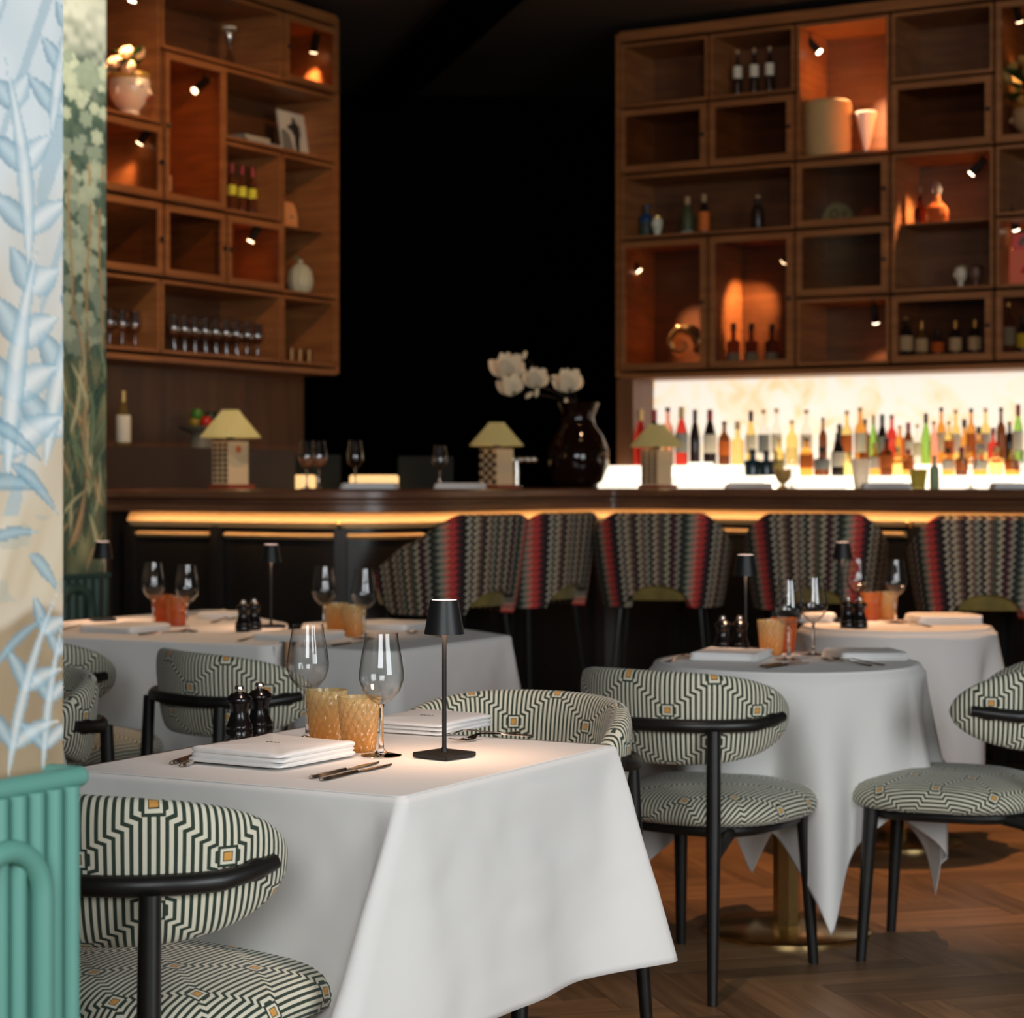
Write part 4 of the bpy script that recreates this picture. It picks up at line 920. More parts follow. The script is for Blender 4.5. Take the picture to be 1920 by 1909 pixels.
for i, (px, d, w_, lab) in enumerate(((692, 8.0, 110, 'white napkin on bar beside the pair of filled glasses'), (862, 8.35, 100, 'grey-lit napkin on bar left of the chequered lamp'), (1403, 8.75, 88, 'napkin on bar in front of blue-black bottles'), (1660, 8.3, 92, 'napkin on bar beside the white glass tumbler'), (1898, 7.85, 80, 'napkin on bar at right picture edge'))):
    d *= K; folded_napkin(wp(px, d, ZB+0.0005), 0.0, w_*d/FPX, 0.12, 0.024, lab, 'napkins on the bar', False, i)
filled = []
ROSE = mat('rose_wine', (0.95, 0.52, 0.30), 0.02, trans=0.8, ior=1.33)
for i, (px, yt, yb, lab) in enumerate(((575, 828, 918, 'left of two wine glasses part filled with rosé on the bar'), (598, 828, 918, 'right of two wine glasses part filled with rosé on the bar'), (666, 826, 916, 'empty wine glass on bar above the white napkin'), (825, 832, 913, 'wine glass on bar in the dark gap'), (1484, 838, 915, 'wine glass on bar before the blue-black bottles'), (1820, 832, 915, 'wine glass on bar at right before amber bottles'), (1912, 840, 915, 'wine glass on bar at right picture edge'))):
    d = K*(8.1, 8.12, 8.2, 8.6, 8.7, 8.1, 7.95)[i]; sc = (yb-yt)*d/FPX/0.222
    g = put_glass(wp(px, d, ZB+0.0005), lab, None, True, sc)
    if i < 2: filled.append(g)
def ombre(m, c0, c1, h):
    nt = m.node_tree; b = nt.nodes['Principled BSDF']; tc = nt.nodes.new('ShaderNodeTexCoord'); sp = nt.nodes.new('ShaderNodeSeparateXYZ'); nt.links.new(tc.outputs['Object'], sp.inputs[0])
    nt.links.new(MIX(nt, M_(nt, 'DIVIDE', sp.outputs[2], h, clamp=True), c0, c1), b.inputs['Base Color'])
ombre(AMBER, (1.0, 0.54, 0.12), (0.98, 0.86, 0.52), 0.1); ombre(AMBERRED, (0.85, 0.22, 0.05), (0.85, 0.38, 0.12), 0.1)
def tumbler(h, r0, r1, m, label, loc, relief=0.0016, name='tumbler', group=None, flut=False, cat='tumbler', n=64, rowsn=22):
    t = thing(name, label, cat, loc, 0, group)
    pr = [(0, 0), (r0*0.9, 0.0)]+[(r0+(r1-r0)*i/rowsn, 0.003+(h-0.003)*i/rowsn) for i in range(rowsn+1)]
    def disp(i, k, th):
        if i < 2: return 0
        j = i-2
        if flut: return relief*math.cos(12*th)
        return relief*(abs(math.sin((k/n)*PI*16+j*PI/5.5))*0.5+abs(math.sin((k/n)*PI*16-j*PI/5.5))*0.5-0.5)
    b = MB(); b.lathe(pr, n=n, disp=disp, close=False)
    b.lathe([(r1-0.0002, h), (r1-0.0025, h), (r0-0.0028, 0.007), (0, 0.007)], n=n, close=False)
    b.build('body', m, t, smooth=flut)
    return t
d = 8.5*K; s = d/FPX
WHT = cm('frosted_white_glass', (235, 225, 205), rough=0.3)
tumbler(56*s, 12*s, 19*s, mat('frosted_glass', (0.95, 0.9, 0.82), 0.25, trans=0.8), 'fluted frosted tumbler glowing on the bar before the bottles', wp(1614, d, ZB+0.0005), 0.0012, flut=True)
tumbler(36*s, 12*s, 17*s, mat('olive_glass', (0.45, 0.40, 0.12), 0.1, trans=0.8), 'olive glass tumbler on bar beside the pale green bottle', wp(1722, d-0.2, ZB+0.0005), 0.001, flut=True)
bottle(wp(1752, 8.15*K, ZB+0.0005), 62*8.15*K/FPX, 9*8.15*K/FPX, cm('pale_green_can', (150, 165, 120), rough=0.4), CAPC, None, 0, 'slim pale green bottle on bar right of centre', None)
t = thing('gold_goblet', 'squat golden goblet on bar beside folded napkin', 'goblet', wp(1468, 8.65*K, ZB+0.0005)); s = 8.65*K/FPX
MB().lathe([(0, 0), (11*s, 0), (10*s, 2*s), (4*s, 5*s), (4*s, 9*s), (13*s, 17*s), (16*s, 30*s), (17*s, 36*s), (15.5*s, 36*s), (12*s, 18*s), (0, 12*s)], n=24).build('cup', mat('gold_glass', (0.8, 0.55, 0.2), 0.15, trans=0.5), t, smooth=True)
t = thing('beer_tap', 'chrome tap with round knobs standing behind the chequered lamp', 'tap', wp(968, 9.12*K, ZB+0.0005)); s = 9.12*K/FPX
CHR = mat('chrome', (0.8, 0.75, 0.68), 0.08, metal=1.0)
MB().path([(0, 0, 0), (0, 0, 52*s)], 5*s, n=14).build('column', CHR, t, smooth=True)
MB().path([(-8*s, 0, 54*s), (30*s, -0.01, 54*s)], 5*s, n=14).build('spout', CHR, t, smooth=True)
for xx, zz_ in ((-6, 54), (8, 54), (22, 54), (34, 54)): MB().ball((xx*s, -0.012, zz_*s), 6.5*s).build('knob', CHR, t, smooth=True)
MB().lathe([(0, 0), (12*s, 0), (11*s, 5*s), (0, 6*s)], n=16).build('base', CHR, t, smooth=True)
# dim lit boxes and dark glass in the niche behind the bar
CREAML = mat('dim_lit_box', (0.8, 0.6, 0.3), 0.5, emit=0.9, ecol=(1.0, 0.62, 0.25))
t = thing('service_station', 'dark service counter behind the bar in the niche', 'counter', (0, 0, 0))
MB().box(-0.95, 0.1, 10.45, 10.95, 0, 1.17).build('cabinet_body', BARDARK, t)
for k, (a_, b_, dd) in enumerate(((546, 590, 10.55), (656, 746, 10.55))):
    c0, c1 = wp(a_, dd, 1.1705), wp(b_, dd, 1.1705); o = MB().box(c0.x, c1.x, dd-0.02, dd+0.08, 1.1705, 1.24+14*dd/FPX).build('light_box', CREAML, None, bevel=0.006)
    tag(o, ['short', 'long'][k]+' warm glowing box behind the bar '+['beside the filled glasses', 'above the white bar napkin'][k], 'light box')
for k, (a_, b_, y_) in enumerate(((545, 640, 853), (748, 850, 856))):
    c0, c1 = wp(a_, 10.8, 1.1705), wp(b_, 10.8, 1.1705); o = MB().box(c0.x, c1.x, 10.74, 10.86, 1.1705, H+(905-y_)*10.8/FPX).build('storage_box', mat('dark_green_box', (0.008, 0.009, 0.004), 0.5, spec=0.2), None, bevel=0.004)
    tag(o, ['dark box behind the pair of filled glasses', 'dark box behind the lone wine glass in the niche'][k], 'box')

# ================================================================== DINING CHAIR
def se(th, a, b_, n):
    c, s = math.cos(th), math.sin(th); return (a*math.copysign(abs(c)**(2/n), c), b_*math.copysign(abs(s)**(2/n), s))
def make_chair():
    t = thing('dining_chair', 'x', 'chair')
    # seat cushion
    b = MB(); n = 64
    prof = [(0.0, 0.487), (0.25, 0.486), (0.5, 0.482), (0.7, 0.475), (0.84, 0.466), (0.93, 0.455), (0.98, 0.440), (1.0, 0.424), (0.985, 0.408), (0.94, 0.398), (0.6, 0.395), (0.0, 0.395)]
    rows, uvr = [], []; acc = 0; prev = None
    for i, (r, z) in enumerate(prof):
        row, ur = [], []
        if prev: acc += math.hypot((r-prev[0])*0.26, z-prev[1])
        prev = (r, z)
        for k in range(n+1):
            th = 2*PI*k/n; x, y = se(th, 0.262, 0.262, 2.5); row.append((x*r, y*r+0.05, z))
            q = acc/0.26; ur.append((x*q+0.03, y*q+0.01))
        rows.append(row); uvr.append(ur)
    b.strip(rows, uvr); b.build('seat', FAB, t, smooth=True, auto=False)
    # back pad
    A, B_, NN = 0.250, 0.272, 2.35
    def centre(tt, off=0.0):
        th = PI+PI/2*(1+tt)   # tt -1..1 ; from -x side through -y to +x
        x, y = se(th, A+off, B_+off, NN); return Vector((x, y+0.005, 0))
    ns = 60; pts = [centre(-1+2*i/ns) for i in range(ns+1)]
    # resample by arclength
    cum = [0]
    for i in range(ns): cum.append(cum[-1]+(pts[i+1]-pts[i]).length)
    tot = cum[-1]
    def at(s_):
        s_ = max(0, min(tot, s_))
        for i in range(ns):
            if cum[i+1] >= s_: f = (s_-cum[i])/max(1e-9, cum[i+1]-cum[i]); return pts[i].lerp(pts[i+1], f)
        return pts[-1]
    rows, uvr = [], []; ms = 64; kk = 28
    for i in range(ms+1):
        s_ = tot*i/ms; c = at(s_); tg = (at(s_+0.004)-at(s_-0.004)).normalized(); nr = Vector((tg.y, -tg.x, 0))
        if nr.dot(c) < 0: nr = -nr
        f = (2*i/ms-1); sh = max(0.0, 1-abs(f)**3.0)**0.58
        hh = 0.115*max(0.02, sh); th_ = 0.029*max(0.04, (1-abs(f)**9)**0.5); zc = 0.669-0.008*abs(f)**2
        tilt = 0.10
        row, ur = [], []; per = 0; pv = None
        for k in range(kk+1):
            a = 2*PI*k/kk+PI; x, z = se(a, th_, hh, 3.0)
            q = c+nr*(x+z*tilt)+Vector((0, 0, zc+z)); row.append(q)
            if pv is not None: per += (q-pv).length
            pv = q; ur.append((s_-tot/2+0.02, z*1.0+(0.03 if x > 0 else 0.05)+(x*0.8)))
        rows.append(row); uvr.append(ur)
    b = MB(); b.strip(rows, uvr)
    b.build('backrest', FAB, t, smooth=True, auto=False)
    # rail
    b = MB(); q = []; rr = []
    for i in range(37):
        f = -0.86+1.72*i/36; s_ = tot*(f+1)/2; c = at(s_); tg = (at(s_+0.004)-at(s_-0.004)).normalized(); nr = Vector((tg.y, -tg.x, 0))
        if nr.dot(c) < 0: nr = -nr
        e = max(0, (abs(f)-0.62)/0.24)
        q.append(c+nr*(0.040-0.014*e)+Vector((0, 0, 0.655+0.012*e))); rr.append(0.0165-0.003*e)
    b.path(q, rr, n=12)
    for ii in (2, 34):
        dv = (q[ii+2]-q[ii-2]).normalized(); b.ball(q[ii], 0.034, sx=1, sy=0.35, sz=0.52, rot=Matrix.Rotation(math.atan2(dv.y, dv.x), 3, 'Z'))
    b.build('back_rail', BLACKWOOD, t, smooth=True)
    for sx in (-1, 1):
        b = MB(); b.path([(sx*0.200, -0.262, 0.645), (sx*0.205, -0.272, 0.40), (sx*0.222, -0.305, 0.0)], [0.0165, 0.0182, 0.0125], n=12); b.build('leg', BLACKWOOD, t, smooth=True)
        b = MB(); b.path([(sx*0.185, 0.215, 0.40), (sx*0.20, 0.24, 0.0)], [0.0205, 0.0132], n=12); b.build('leg', BLACKWOOD, t, smooth=True)
        b = MB(); b.path([(sx*0.205, -0.275, 0.335), (sx*0.18, -0.17, 0.375), (sx*0.15, -0.06, 0.388)], [0.013, 0.016, 0.012], n=8); b.build('brace', BLACKWOOD, t, smooth=True)
    b = MB(); q = [Vector((*se(2*PI*i/32, 0.205, 0.205, 3.2), 0.384))+Vector((0, 0.04, 0)) for i in range(33)]; b.path(q, 0.0145, n=8, caps=False); b.build('seat_frame', BLACKWOOD, t, smooth=True)
    return t
CH = make_chair(); chu = [False]
def chair(x, y, fx, fy, label):
    rz = heading(fx, fy)
    if not chu[0]: chu[0] = True; CH.location = (x, y, 0); CH.rotation_euler = (0, 0, rz); CH['label'] = label; CH['group'] = 'maze-patterned dining chairs'; return CH
    return dup(CH, (x, y, 0), rz, label, 'maze-patterned dining chairs')
chair(-0.572, 3.42, 0.48, 0.877, 'green maze-patterned dining chair nearest the camera, beside mint planter')
chair(0.475, 5.458, 0.59, 0.81, 'maze-patterned chair drawn up at left of the round table, centre right')
chair(-0.045, 4.46, -0.48, -0.877, 'maze-patterned chair facing camera behind the front table')
chair(1.20, 5.66, -0.93, 0.36, 'maze-patterned chair cut by right picture edge, right of round table')
chair(-0.685, 6.0, 0.8, 0.6, 'maze-patterned chair behind the pepper mills, back to the front table')
chair(-1.39, 6.57, 0.6, 0.8, 'maze-patterned chair far left behind another, at the rear left table')
chair(-1.295, 5.12, -0.48, -0.877, 'maze-patterned chair partly hidden by left tapestry column, its armrest end toward camera')

# ================================================================== BAR STOOLS
def make_stool():
    t = thing('bar_stool', 'x', 'stool'); A, B_, NN = 0.262, 0.262, 2.4
    ns = 60; ext = 0.12
    pts = []
    pts.append(Vector((-A+0.01, ext, 0)))
    for i in range(ns+1):
        th = PI+PI*i/ns; x, y = se(th, A, B_, NN); pts.append(Vector((x, y, 0)))
    pts.append(Vector((A-0.01, ext, 0)))
    cum = [0]
    for i in range(len(pts)-1): cum.append(cum[-1]+(pts[i+1]-pts[i]).length)
    tot = cum[-1]
    def at(s_):
        s_ = max(0, min(tot, s_))
        for i in range(len(pts)-1):
            if cum[i+1] >= s_: return pts[i].lerp(pts[i+1], (s_-cum[i])/max(1e-9, cum[i+1]-cum[i]))
        return pts[-1]
    rows, uvr = [], []; ms = 72
    for i in range(ms+1):
        s_ = tot*i/ms; f = 2*i/ms-1; c = at(s_); tg = (at(s_+0.005)-at(s_-0.005)).normalized(); nr = Vector((tg.y, -tg.x, 0))
        if nr.dot(c-Vector((0, 0.05, 0))) < 0: nr = -nr
        a = abs(f)
        ss = min(1, max(0, (a-0.28)/0.42)); ss = ss*ss*(3-2*ss)
        top = 1.118-0.115*ss-0.10*max(0, a-0.7)/0.3
        bot = 0.735+(0.095*max(0, 1-(a/0.26)**2)**0.5 if a < 0.26 else 0)+0.10*(max(0, (a-0.86)/0.14))**2
        k2 = []; u2 = []
        for k in range(19):
            v = k/18; side = 1
            if v <= 0.45: z = bot+(top-bot)*(v/0.45); o_ = 0.024
            elif v < 0.55: q = (v-0.45)/0.10*PI; z = top+0.012*math.sin(q); o_ = 0.024*math.cos(q)
            else: z = top-(top-bot)*((v-0.55)/0.45); o_ = -0.024
            flare = 0.05*(z-0.76)/0.35
            sq = 1.0-0.16*max(0, (0.95-z)/0.2)*0
            k2.append(Vector((c.x*(0.80+0.21*((z-0.735)/0.38)**0.8), c.y*(0.84+0.17*((z-0.735)/0.38)**0.8), z))+nr*o_); u2.append((s_-tot/2+0.08, z))
        k2.append(k2[0].copy()); u2.append(u2[0])
        rows.append(k2); uvr.append(u2)
    b = MB(); b.strip(rows, uvr); n_ = len(rows[0]); b.f.append(tuple(range(n_-1))); b.f.append(tuple((len(rows)-1)*n_+j for j in range(n_-2, -1, -1)))
    b.build('shell_back', ZIG, t, smooth=True)
    b = MB(); rows = []
    for r, z in ((0, 0.885), (0.6, 0.883), (0.9, 0.87), (1.0, 0.845), (1.0, 0.79), (0.96, 0.765), (0, 0.76)):
        rows.append([(se(2*PI*k/40, 0.212, 0.235, 2.6)[0]*r, se(2*PI*k/40, 0.212, 0.235, 2.6)[1]*r+0.015, z) for k in range(40)])
    b.strip(rows, closed=True); b.build('seat', OLIVE, t, smooth=True)
    LM = mat('stool_leg_metal', (0.05, 0.055, 0.05), 0.35, metal=0.8)
    for sx in (-1, 1):
        for sy in (-1, 1):
            b = MB(); b.path([(sx*0.15, sy*0.15, 0.765), (sx*0.215, sy*0.215, 0.0)], [0.010, 0.008], n=8); b.build('leg', LM, t, smooth=True)
    r = 0.192; b = MB(); b.path([(-r, -r, 0.28), (r, -r, 0.28), (r, r, 0.28), (-r, r, 0.28), (-r, -r, 0.28)], 0.008, n=8); b.build('footrest', BRASS, t, smooth=True)
    return t
ST = make_stool()
sts = [(836, 7.75, -0.74, 0.67), (975, 8.2, -0.80, 0.60), (1243, 8.2, 0.15, 0.99), (1530, 8.0, 0.18, 0.98), (1845, 7.55, 0.15, 0.99)]
stl = ['striped bar stool leftmost of the row, turned left', 'striped bar stool second from left, partly behind the first', 'striped bar stool third from left, standing alone in the middle', 'striped bar stool behind the far round table lamp, fourth from left', 'striped bar stool at far right, cut by the picture edge']
for i, (px, d, fx, fy) in enumerate(sts):
    p = wp(px, d*K, 0.0); o = ST if i == 0 else dup(ST, p, 0); o.location = p; o.rotation_euler = (0, 0, heading(fx, fy)); o['label'] = stl[i]; o['group'] = 'bar stools'; o.scale = (1.08, 1.08, 0.989)

# ================================================================== TABLES AND CLOTHS
def table_base(t, cx_, cy_, top_poly=None, r=None):
    if r: MB().lathe([(0, TZ-0.035), (r, TZ-0.035), (r, TZ-0.006), (0, TZ-0.006)], n=48).build('tabletop', PANELW, t)
    else:
        b = MB(); b.prism([(x-cx_, y-cy_) for x, y in top_poly], TZ-0.035, TZ-0.006); b.build('tabletop', PANELW, t)
    b = MB(); 
    for k in range(3): b.path([(0, 0, 0.02), (0, 0, TZ-0.035)], 0.038, n=8) if k == 0 else None
    b.build('pedestal', BRASS, t, smooth=True)
    MB().lathe([(0, 0), (0.232, 0), (0.232, 0.008), (0.225, 0.012), (0.06, 0.02), (0, 0.02)], n=48).build('base_plate', BRASS, t, smooth=True)
def round_outline(poly, rad, step=0.02):
    """ccw polygon -> list of (pt, normal, dist along, corner weight info)"""
    n = len(poly); out = []
    for i in range(n):
        p0, p1, p2 = Vector(poly[i-1]), Vector(poly[i]), Vector(poly[(i+1) % n])
        d0 = (p1-p0).normalized(); d1 = (p2-p1).normalized(); n0 = Vector((d0.y, -d0.x)); n1 = Vector((d1.y, -d1.x))
        ang = math.acos(max(-1, min(1, d0.dot(d1)))); tl = rad*math.tan(ang/2)
        a = p1-d0*tl; c = a-n0*rad
        m = 10
        for k in range(m+1):
            nn = (n0*(1-k/m)+n1*(k/m)).normalized(); out.append((c+nn*rad, nn, i, k/m))
        e = p2-d1*(rad*math.tan(math.acos(max(-1, min(1, d1.dot((Vector(poly[(i+2) % n])-p2).normalized()))))/2)); s = c+n1*rad
        L_ = (e-s).length; q = max(1, int(L_/step))
        for k in range(1, q): out.append((s.lerp(e, k/q), n1, i, None))
    return out
_g = random.Random(3); _G = [[_g.random() for _ in range(32)] for _ in range(32)]
def nz_(x, y):
    xi, yi = int(math.floor(x)), int(math.floor(y)); fx, fy = x-xi, y-yi; fx = fx*fx*(3-2*fx); fy = fy*fy*(3-2*fy)
    q = lambda a, b_: _G[b_ % 32][a % 32]
    return (q(xi, yi)*(1-fx)+q(xi+1, yi)*fx)*(1-fy)+(q(xi, yi+1)*(1-fx)+q(xi+1, yi+1)*fx)*fy
def poly_cloth(poly, drop, ears, label, rad=0.02, seed=1, ripple=0.006, flare=0.02, group=None, centre_crease=True):
    """poly ccw. ears: per corner dict(vec=(x,y), off, extra, width)"""
    ol = round_outline(poly, rad); n = len(ol); rd = random.Random(seed)
    cen = Vector((sum(p[0] for p in poly)/len(poly), sum(p[1] for p in poly)/len(poly)))
    ss = [0]
    for i in range(n-1): ss.append(ss[-1]+(ol[i+1][0]-ol[i][0]).length)
    tot = ss[-1]+(ol[0][0]-ol[-1][0]).length
    cor = {}
    for i, o in enumerate(ol):
        if o[3] == 0.5: cor[o[2]] = ss[i]
    ph = [rd.uniform(0, 6.28) for _ in range(6)]
    rows = []
    for f in (0.0, 0.5, 0.86, 0.95, 0.985): rows.append([(cen.x+(o[0].x-cen.x)*f, cen.y+(o[0].y-cen.y)*f, TZ) for o in ol])
    for a in (0.15, 0.4, 0.7, 1.0):
        q = a*PI/2; r_ = 0.010; rows.append([(o[0].x-o[1].x*(r_*(1-math.sin(q))), o[0].y-o[1].y*(r_*(1-math.sin(q))), TZ-r_*(1-math.cos(q))) for o in ol])
    NV = 34
    for j in range(1, NV+1):
        v = j/NV; row = []
        for i, o in enumerate(ol):
            s_ = ss[i]; dr = drop; dx, dy = 0, 0
            mid_ = 0.0
            base = 0.0045*(2*nz_(s_*6, v*3+seed)-1)*min(1, v*4)+0.002*(2*nz_(s_*17, v*9+seed*2)-1)+flare*v+ripple*v*(math.sin(s_*17+ph[0])+0.6*math.sin(s_*31+ph[1]))*0.8
            for ci, cs in cor.items():
                e = ears[ci] if ci < len(ears) else {}
                if not e: continue
                for sh in (-tot, 0, tot):
                    dd = s_-(cs+e.get('off', 0)*v)+sh; wd_ = e.get('width', 0.09)*(0.25+0.75*v)
                    if abs(dd) < 4*wd_:
                        g = math.exp(-(dd/wd_)**2)
                        dx += e['vec'][0]*g*v**0.9; dy += e['vec'][1]*g*v**0.9
                    dd2 = s_-(cs+e.get('eoff', 0))+sh; ex = e.get('extra', 0.12)*max(0, 1-abs(dd2)/0.20)
                    dr += ex
            z = TZ-0.010-(dr-0.010)*v
            row.append((o[0].x+o[1].x*base+dx, o[0].y+o[1].y*base+dy, z))
        rows.append(row)
    o = MB(); o.strip(rows, closed=True); ob = o.build('tablecloth', LINEN, None, smooth=True, auto=False)
    tag(ob, label, 'tablecloth', group)
    sm = ob.modifiers.new('thick', 'SOLIDIFY'); sm.thickness = 0.0015; sm.offset = -1
    return ob
def round_cloth(cx_, cy_, r, half, rot, label, seed=1, amp=0.03, group=None, collapse=0.5):
    rd = random.Random(seed); n = 220; NV = 44; rows = []
    ph = [rd.uniform(0, 6.28) for _ in range(4)]
    for f in (0.0, 0.6, 0.93, 0.985): rows.append([(cx_+math.cos(2*PI*k/n)*r*f, cy_+math.sin(2*PI*k/n)*r*f, TZ) for k in range(n)])
    for a in (0.3, 0.65, 1.0):
        q = a*PI/2; r_ = 0.012; rr = r-r_*(1-math.sin(q)); rows.append([(cx_+math.cos(2*PI*k/n)*rr, cy_+math.sin(2*PI*k/n)*rr, TZ-r_*(1-math.cos(q))) for k in range(n)])
    for j in range(1, NV+1):
        v = j/NV; row = []
        for k in range(n):
            th = 2*PI*k/n; q = th-rot; m_ = max(abs(math.cos(q)), abs(math.sin(q))); q4 = (q % (PI/2))
            # corners at q=45deg offset
            drop = half/m_-r
            cd_ = (q4-PI/4)   # 0 at corner
            # folds: ridge at corner, valleys at +-22deg, small ridge mid-side
            zloc = v*drop
            w = math.cos(8*cd_)+0.55*math.sin(12*cd_+ph[1]+1.3*math.floor(q/(PI/2)))
            A_ = amp*min(1, zloc/0.32)**1.2
            rad_ = r+0.010+A_*(w*0.9+0.30*math.sin(5*th+ph[0]))+0.010*min(1, zloc/0.4)
            squeeze = -0.55*math.sin(4*cd_)/4*min(1, zloc/0.55)**1.6*collapse*2
            th2 = th+squeeze
            row.append((cx_+math.cos(th2)*rad_, cy_+math.sin(th2)*rad_, TZ-0.012-(drop-0.012)*v))
        rows.append(row)
    o = MB(); o.strip(rows, closed=True); ob = o.build('tablecloth', LINEN, None, smooth=True, auto=False); tag(ob, label, 'tablecloth', group)
    sm = ob.modifiers.new('thick', 'SOLIDIFY'); sm.thickness = 0.0015; sm.offset = -1
    return ob
aV = Vector((0.48, 0.877)); bV = Vector((-0.877, 0.48))
T1N = Vector((-0.169, 3.36)); T1R = T1N+aV*0.78; T1L = T1N+bV*0.70; T1B = T1R+bV*0.70
p4 = [tuple(T1N), tuple(T1R), tuple(T1B), tuple(T1L)]
def shrink(poly, g=0.012):
    c = Vector((sum(p[0] for p in poly)/len(poly), sum(p[1] for p in poly)/len(poly)))
    return [tuple(c+(Vector(p)-c)*(1-g/(Vector(p)-c).length)) for p in poly]
c = (T1N+T1B)/2; t = thing('dining_table', 'square dining table under white cloth, nearest the camera', 'table', (c.x, c.y, 0)); table_base(t, c.x, c.y, shrink(p4))
poly_cloth(p4, 0.40, [
    dict(vec=(-0.135, -0.06), off=0.0, extra=0.12, width=0.075), dict(vec=(0.092, -0.02), off=0.02, extra=0.10, eoff=0.22, width=0.13),
    dict(vec=(0.0, 0.10), off=0, extra=0.12), dict(vec=(-0.1, 0.0), off=0, extra=0.12)], 'long white tablecloth on the front table with laid cutlery', seed=4)
# table 2, 3 round
t = thing('dining_table', 'round dining table on a brass pedestal, centre right', 'table', (0.76, 5.93, 0)); table_base(t, 0.76, 5.93, r=0.355)
round_cloth(0.76, 5.93, 0.37, 0.735, math.radians(-83-45), 'white cloth hanging in pointed folds over the nearer round table', 3, 0.05, collapse=0.16)
t = thing('dining_table', 'round dining table at back right before the bar stools', 'table', (1.33, 7.42, 0)); table_base(t, 1.33, 7.42, r=0.315)
round_cloth(1.33, 7.42, 0.33, 0.66, math.radians(-60-45), 'white cloth over the farther round table near bar stools', 8, 0.045, collapse=0.16)
# rear left tables
pB = [(-0.664, 6.48), (-0.344, 6.28), (0.005, 6.93), (-0.442, 7.83), (-0.74, 7.57)]
pA = [(-1.62, 6.98), (-0.70, 6.50), (-0.79, 7.57), (-1.17, 8.43), (-1.75, 7.40)]
for pp, lb1, lb2 in ((pB, 'rear left table standing nearest the bar stools', 'white cloth on rear left table at its bar stool end'), (pA, 'rear left table standing beside the green tapestry', 'white cloth on rear left table at its tapestry end')):
    cx_, cy_ = sum(p[0] for p in pp)/5, sum(p[1] for p in pp)/5
    t = thing('dining_table', lb1, 'table', (cx_, cy_, 0)); table_base(t, cx_, cy_, shrink(pp, 0.05))
    poly_cloth(pp, 0.42, [dict(vec=(0.0, -0.02), extra=0.06), dict(vec=(0.0, -0.03), extra=0.10), dict(vec=(0.06, -0.0), extra=0.12), dict(vec=(0, 0.03), extra=0.05), dict(vec=(-0.02, 0.02), extra=0.05)], lb2, seed=6, rad=0.05)
# hidden side table behind the tapestry column
R4 = Vector((-0.965, 4.57)); N4 = R4-aV*0.74; B4 = R4+bV*0.7; L4 = N4+bV*0.7; p4b = [tuple(N4), tuple(R4), tuple(B4), tuple(L4)]
c = (N4+B4)/2; t = thing('dining_table', 'table mostly hidden behind the left tapestry column', 'table', (c.x, c.y, 0)); table_base(t, c.x, c.y, shrink(p4b))
poly_cloth(p4b, 0.40, [dict(vec=(0.02, -0.05)), dict(vec=(0.10, -0.02), off=0.06), dict(vec=(0, 0.05)), dict(vec=(-0.05, 0))], 'edge of white cloth showing beside the left tapestry column', seed=11)

# ================================================================== TABLEWARE
# black cordless lamps
LTOP = mat('lamp_top_glow', (1, 0.8, 0.7), 0.5, emit=1.6, ecol=(1.0, 0.66, 0.55))
LBOT = mat('lamp_bottom_glow', (1, 0.7, 0.5), 0.5, emit=6, ecol=(1.0, 0.62, 0.38))
def make_cordless():
    t = thing('cordless_lamp', 'x', 'lamp')
    b = MB(); b.cbox((0, 0, 0.0055), (0.082, 0.082, 0.009)); b.build('base', BLACK, t, bevel=0.0015)
    b = MB(); b.path([(0, 0, 0.009), (0, 0, 0.245)], 0.0042, n=12); b.path([(0, 0, 0.009), (0, 0, 0.018)], [0.008, 0.005], n=12); b.build('pole', BLACK, t, smooth=True)
    b = MB(); b.lathe([(0.0365, 0.222), (0.0255, 0.283), (0.0225, 0.283), (0.0225, 0.281), (0.0350, 0.222)], n=40, close=False); b.build('shade', BLACK, t, smooth=True)
    b = MB(); b.lathe([(0, 0.2805), (0.0224, 0.2805), (0.0224, 0.2835), (0, 0.2835)], n=32); b.build('top_diffuser', LTOP, t, smooth=True)
    b = MB(); b.lathe([(0, 0.240), (0.029, 0.240), (0.029, 0.243), (0, 0.243)], n=32); b.build('led_disc', LBOT, t)
    l = bpy.data.lights.new('lamp_light', 'AREA'); l.shape = 'DISK'; l.size = 0.05; l.energy = 0.62; l.color = (1.0, 0.58, 0.36); l.spread = math.radians(150)
    o = bpy.data.objects.new('lamp_light', l); COL.objects.link(o); o.location = (0, 0, 0.236); o.parent = t
    return t
CL = make_cordless(); clu = [False]
def cordless(p, rz, label, sc=1.0):
    if not clu[0]: clu[0] = True; CL.location = p; CL.rotation_euler = (0, 0, rz); CL['label'] = label; CL['group'] = 'black cordless table lamps'; return CL
    return dup(CL, p, rz, label, 'black cordless table lamps', sc)
TE = TZ+0.0008
def tpl(px, py): v = gp(px, py, TE); return v
cordless(tpl(833, 1420), heading(0.5, 0.6), 'black cordless table lamp on the front table')
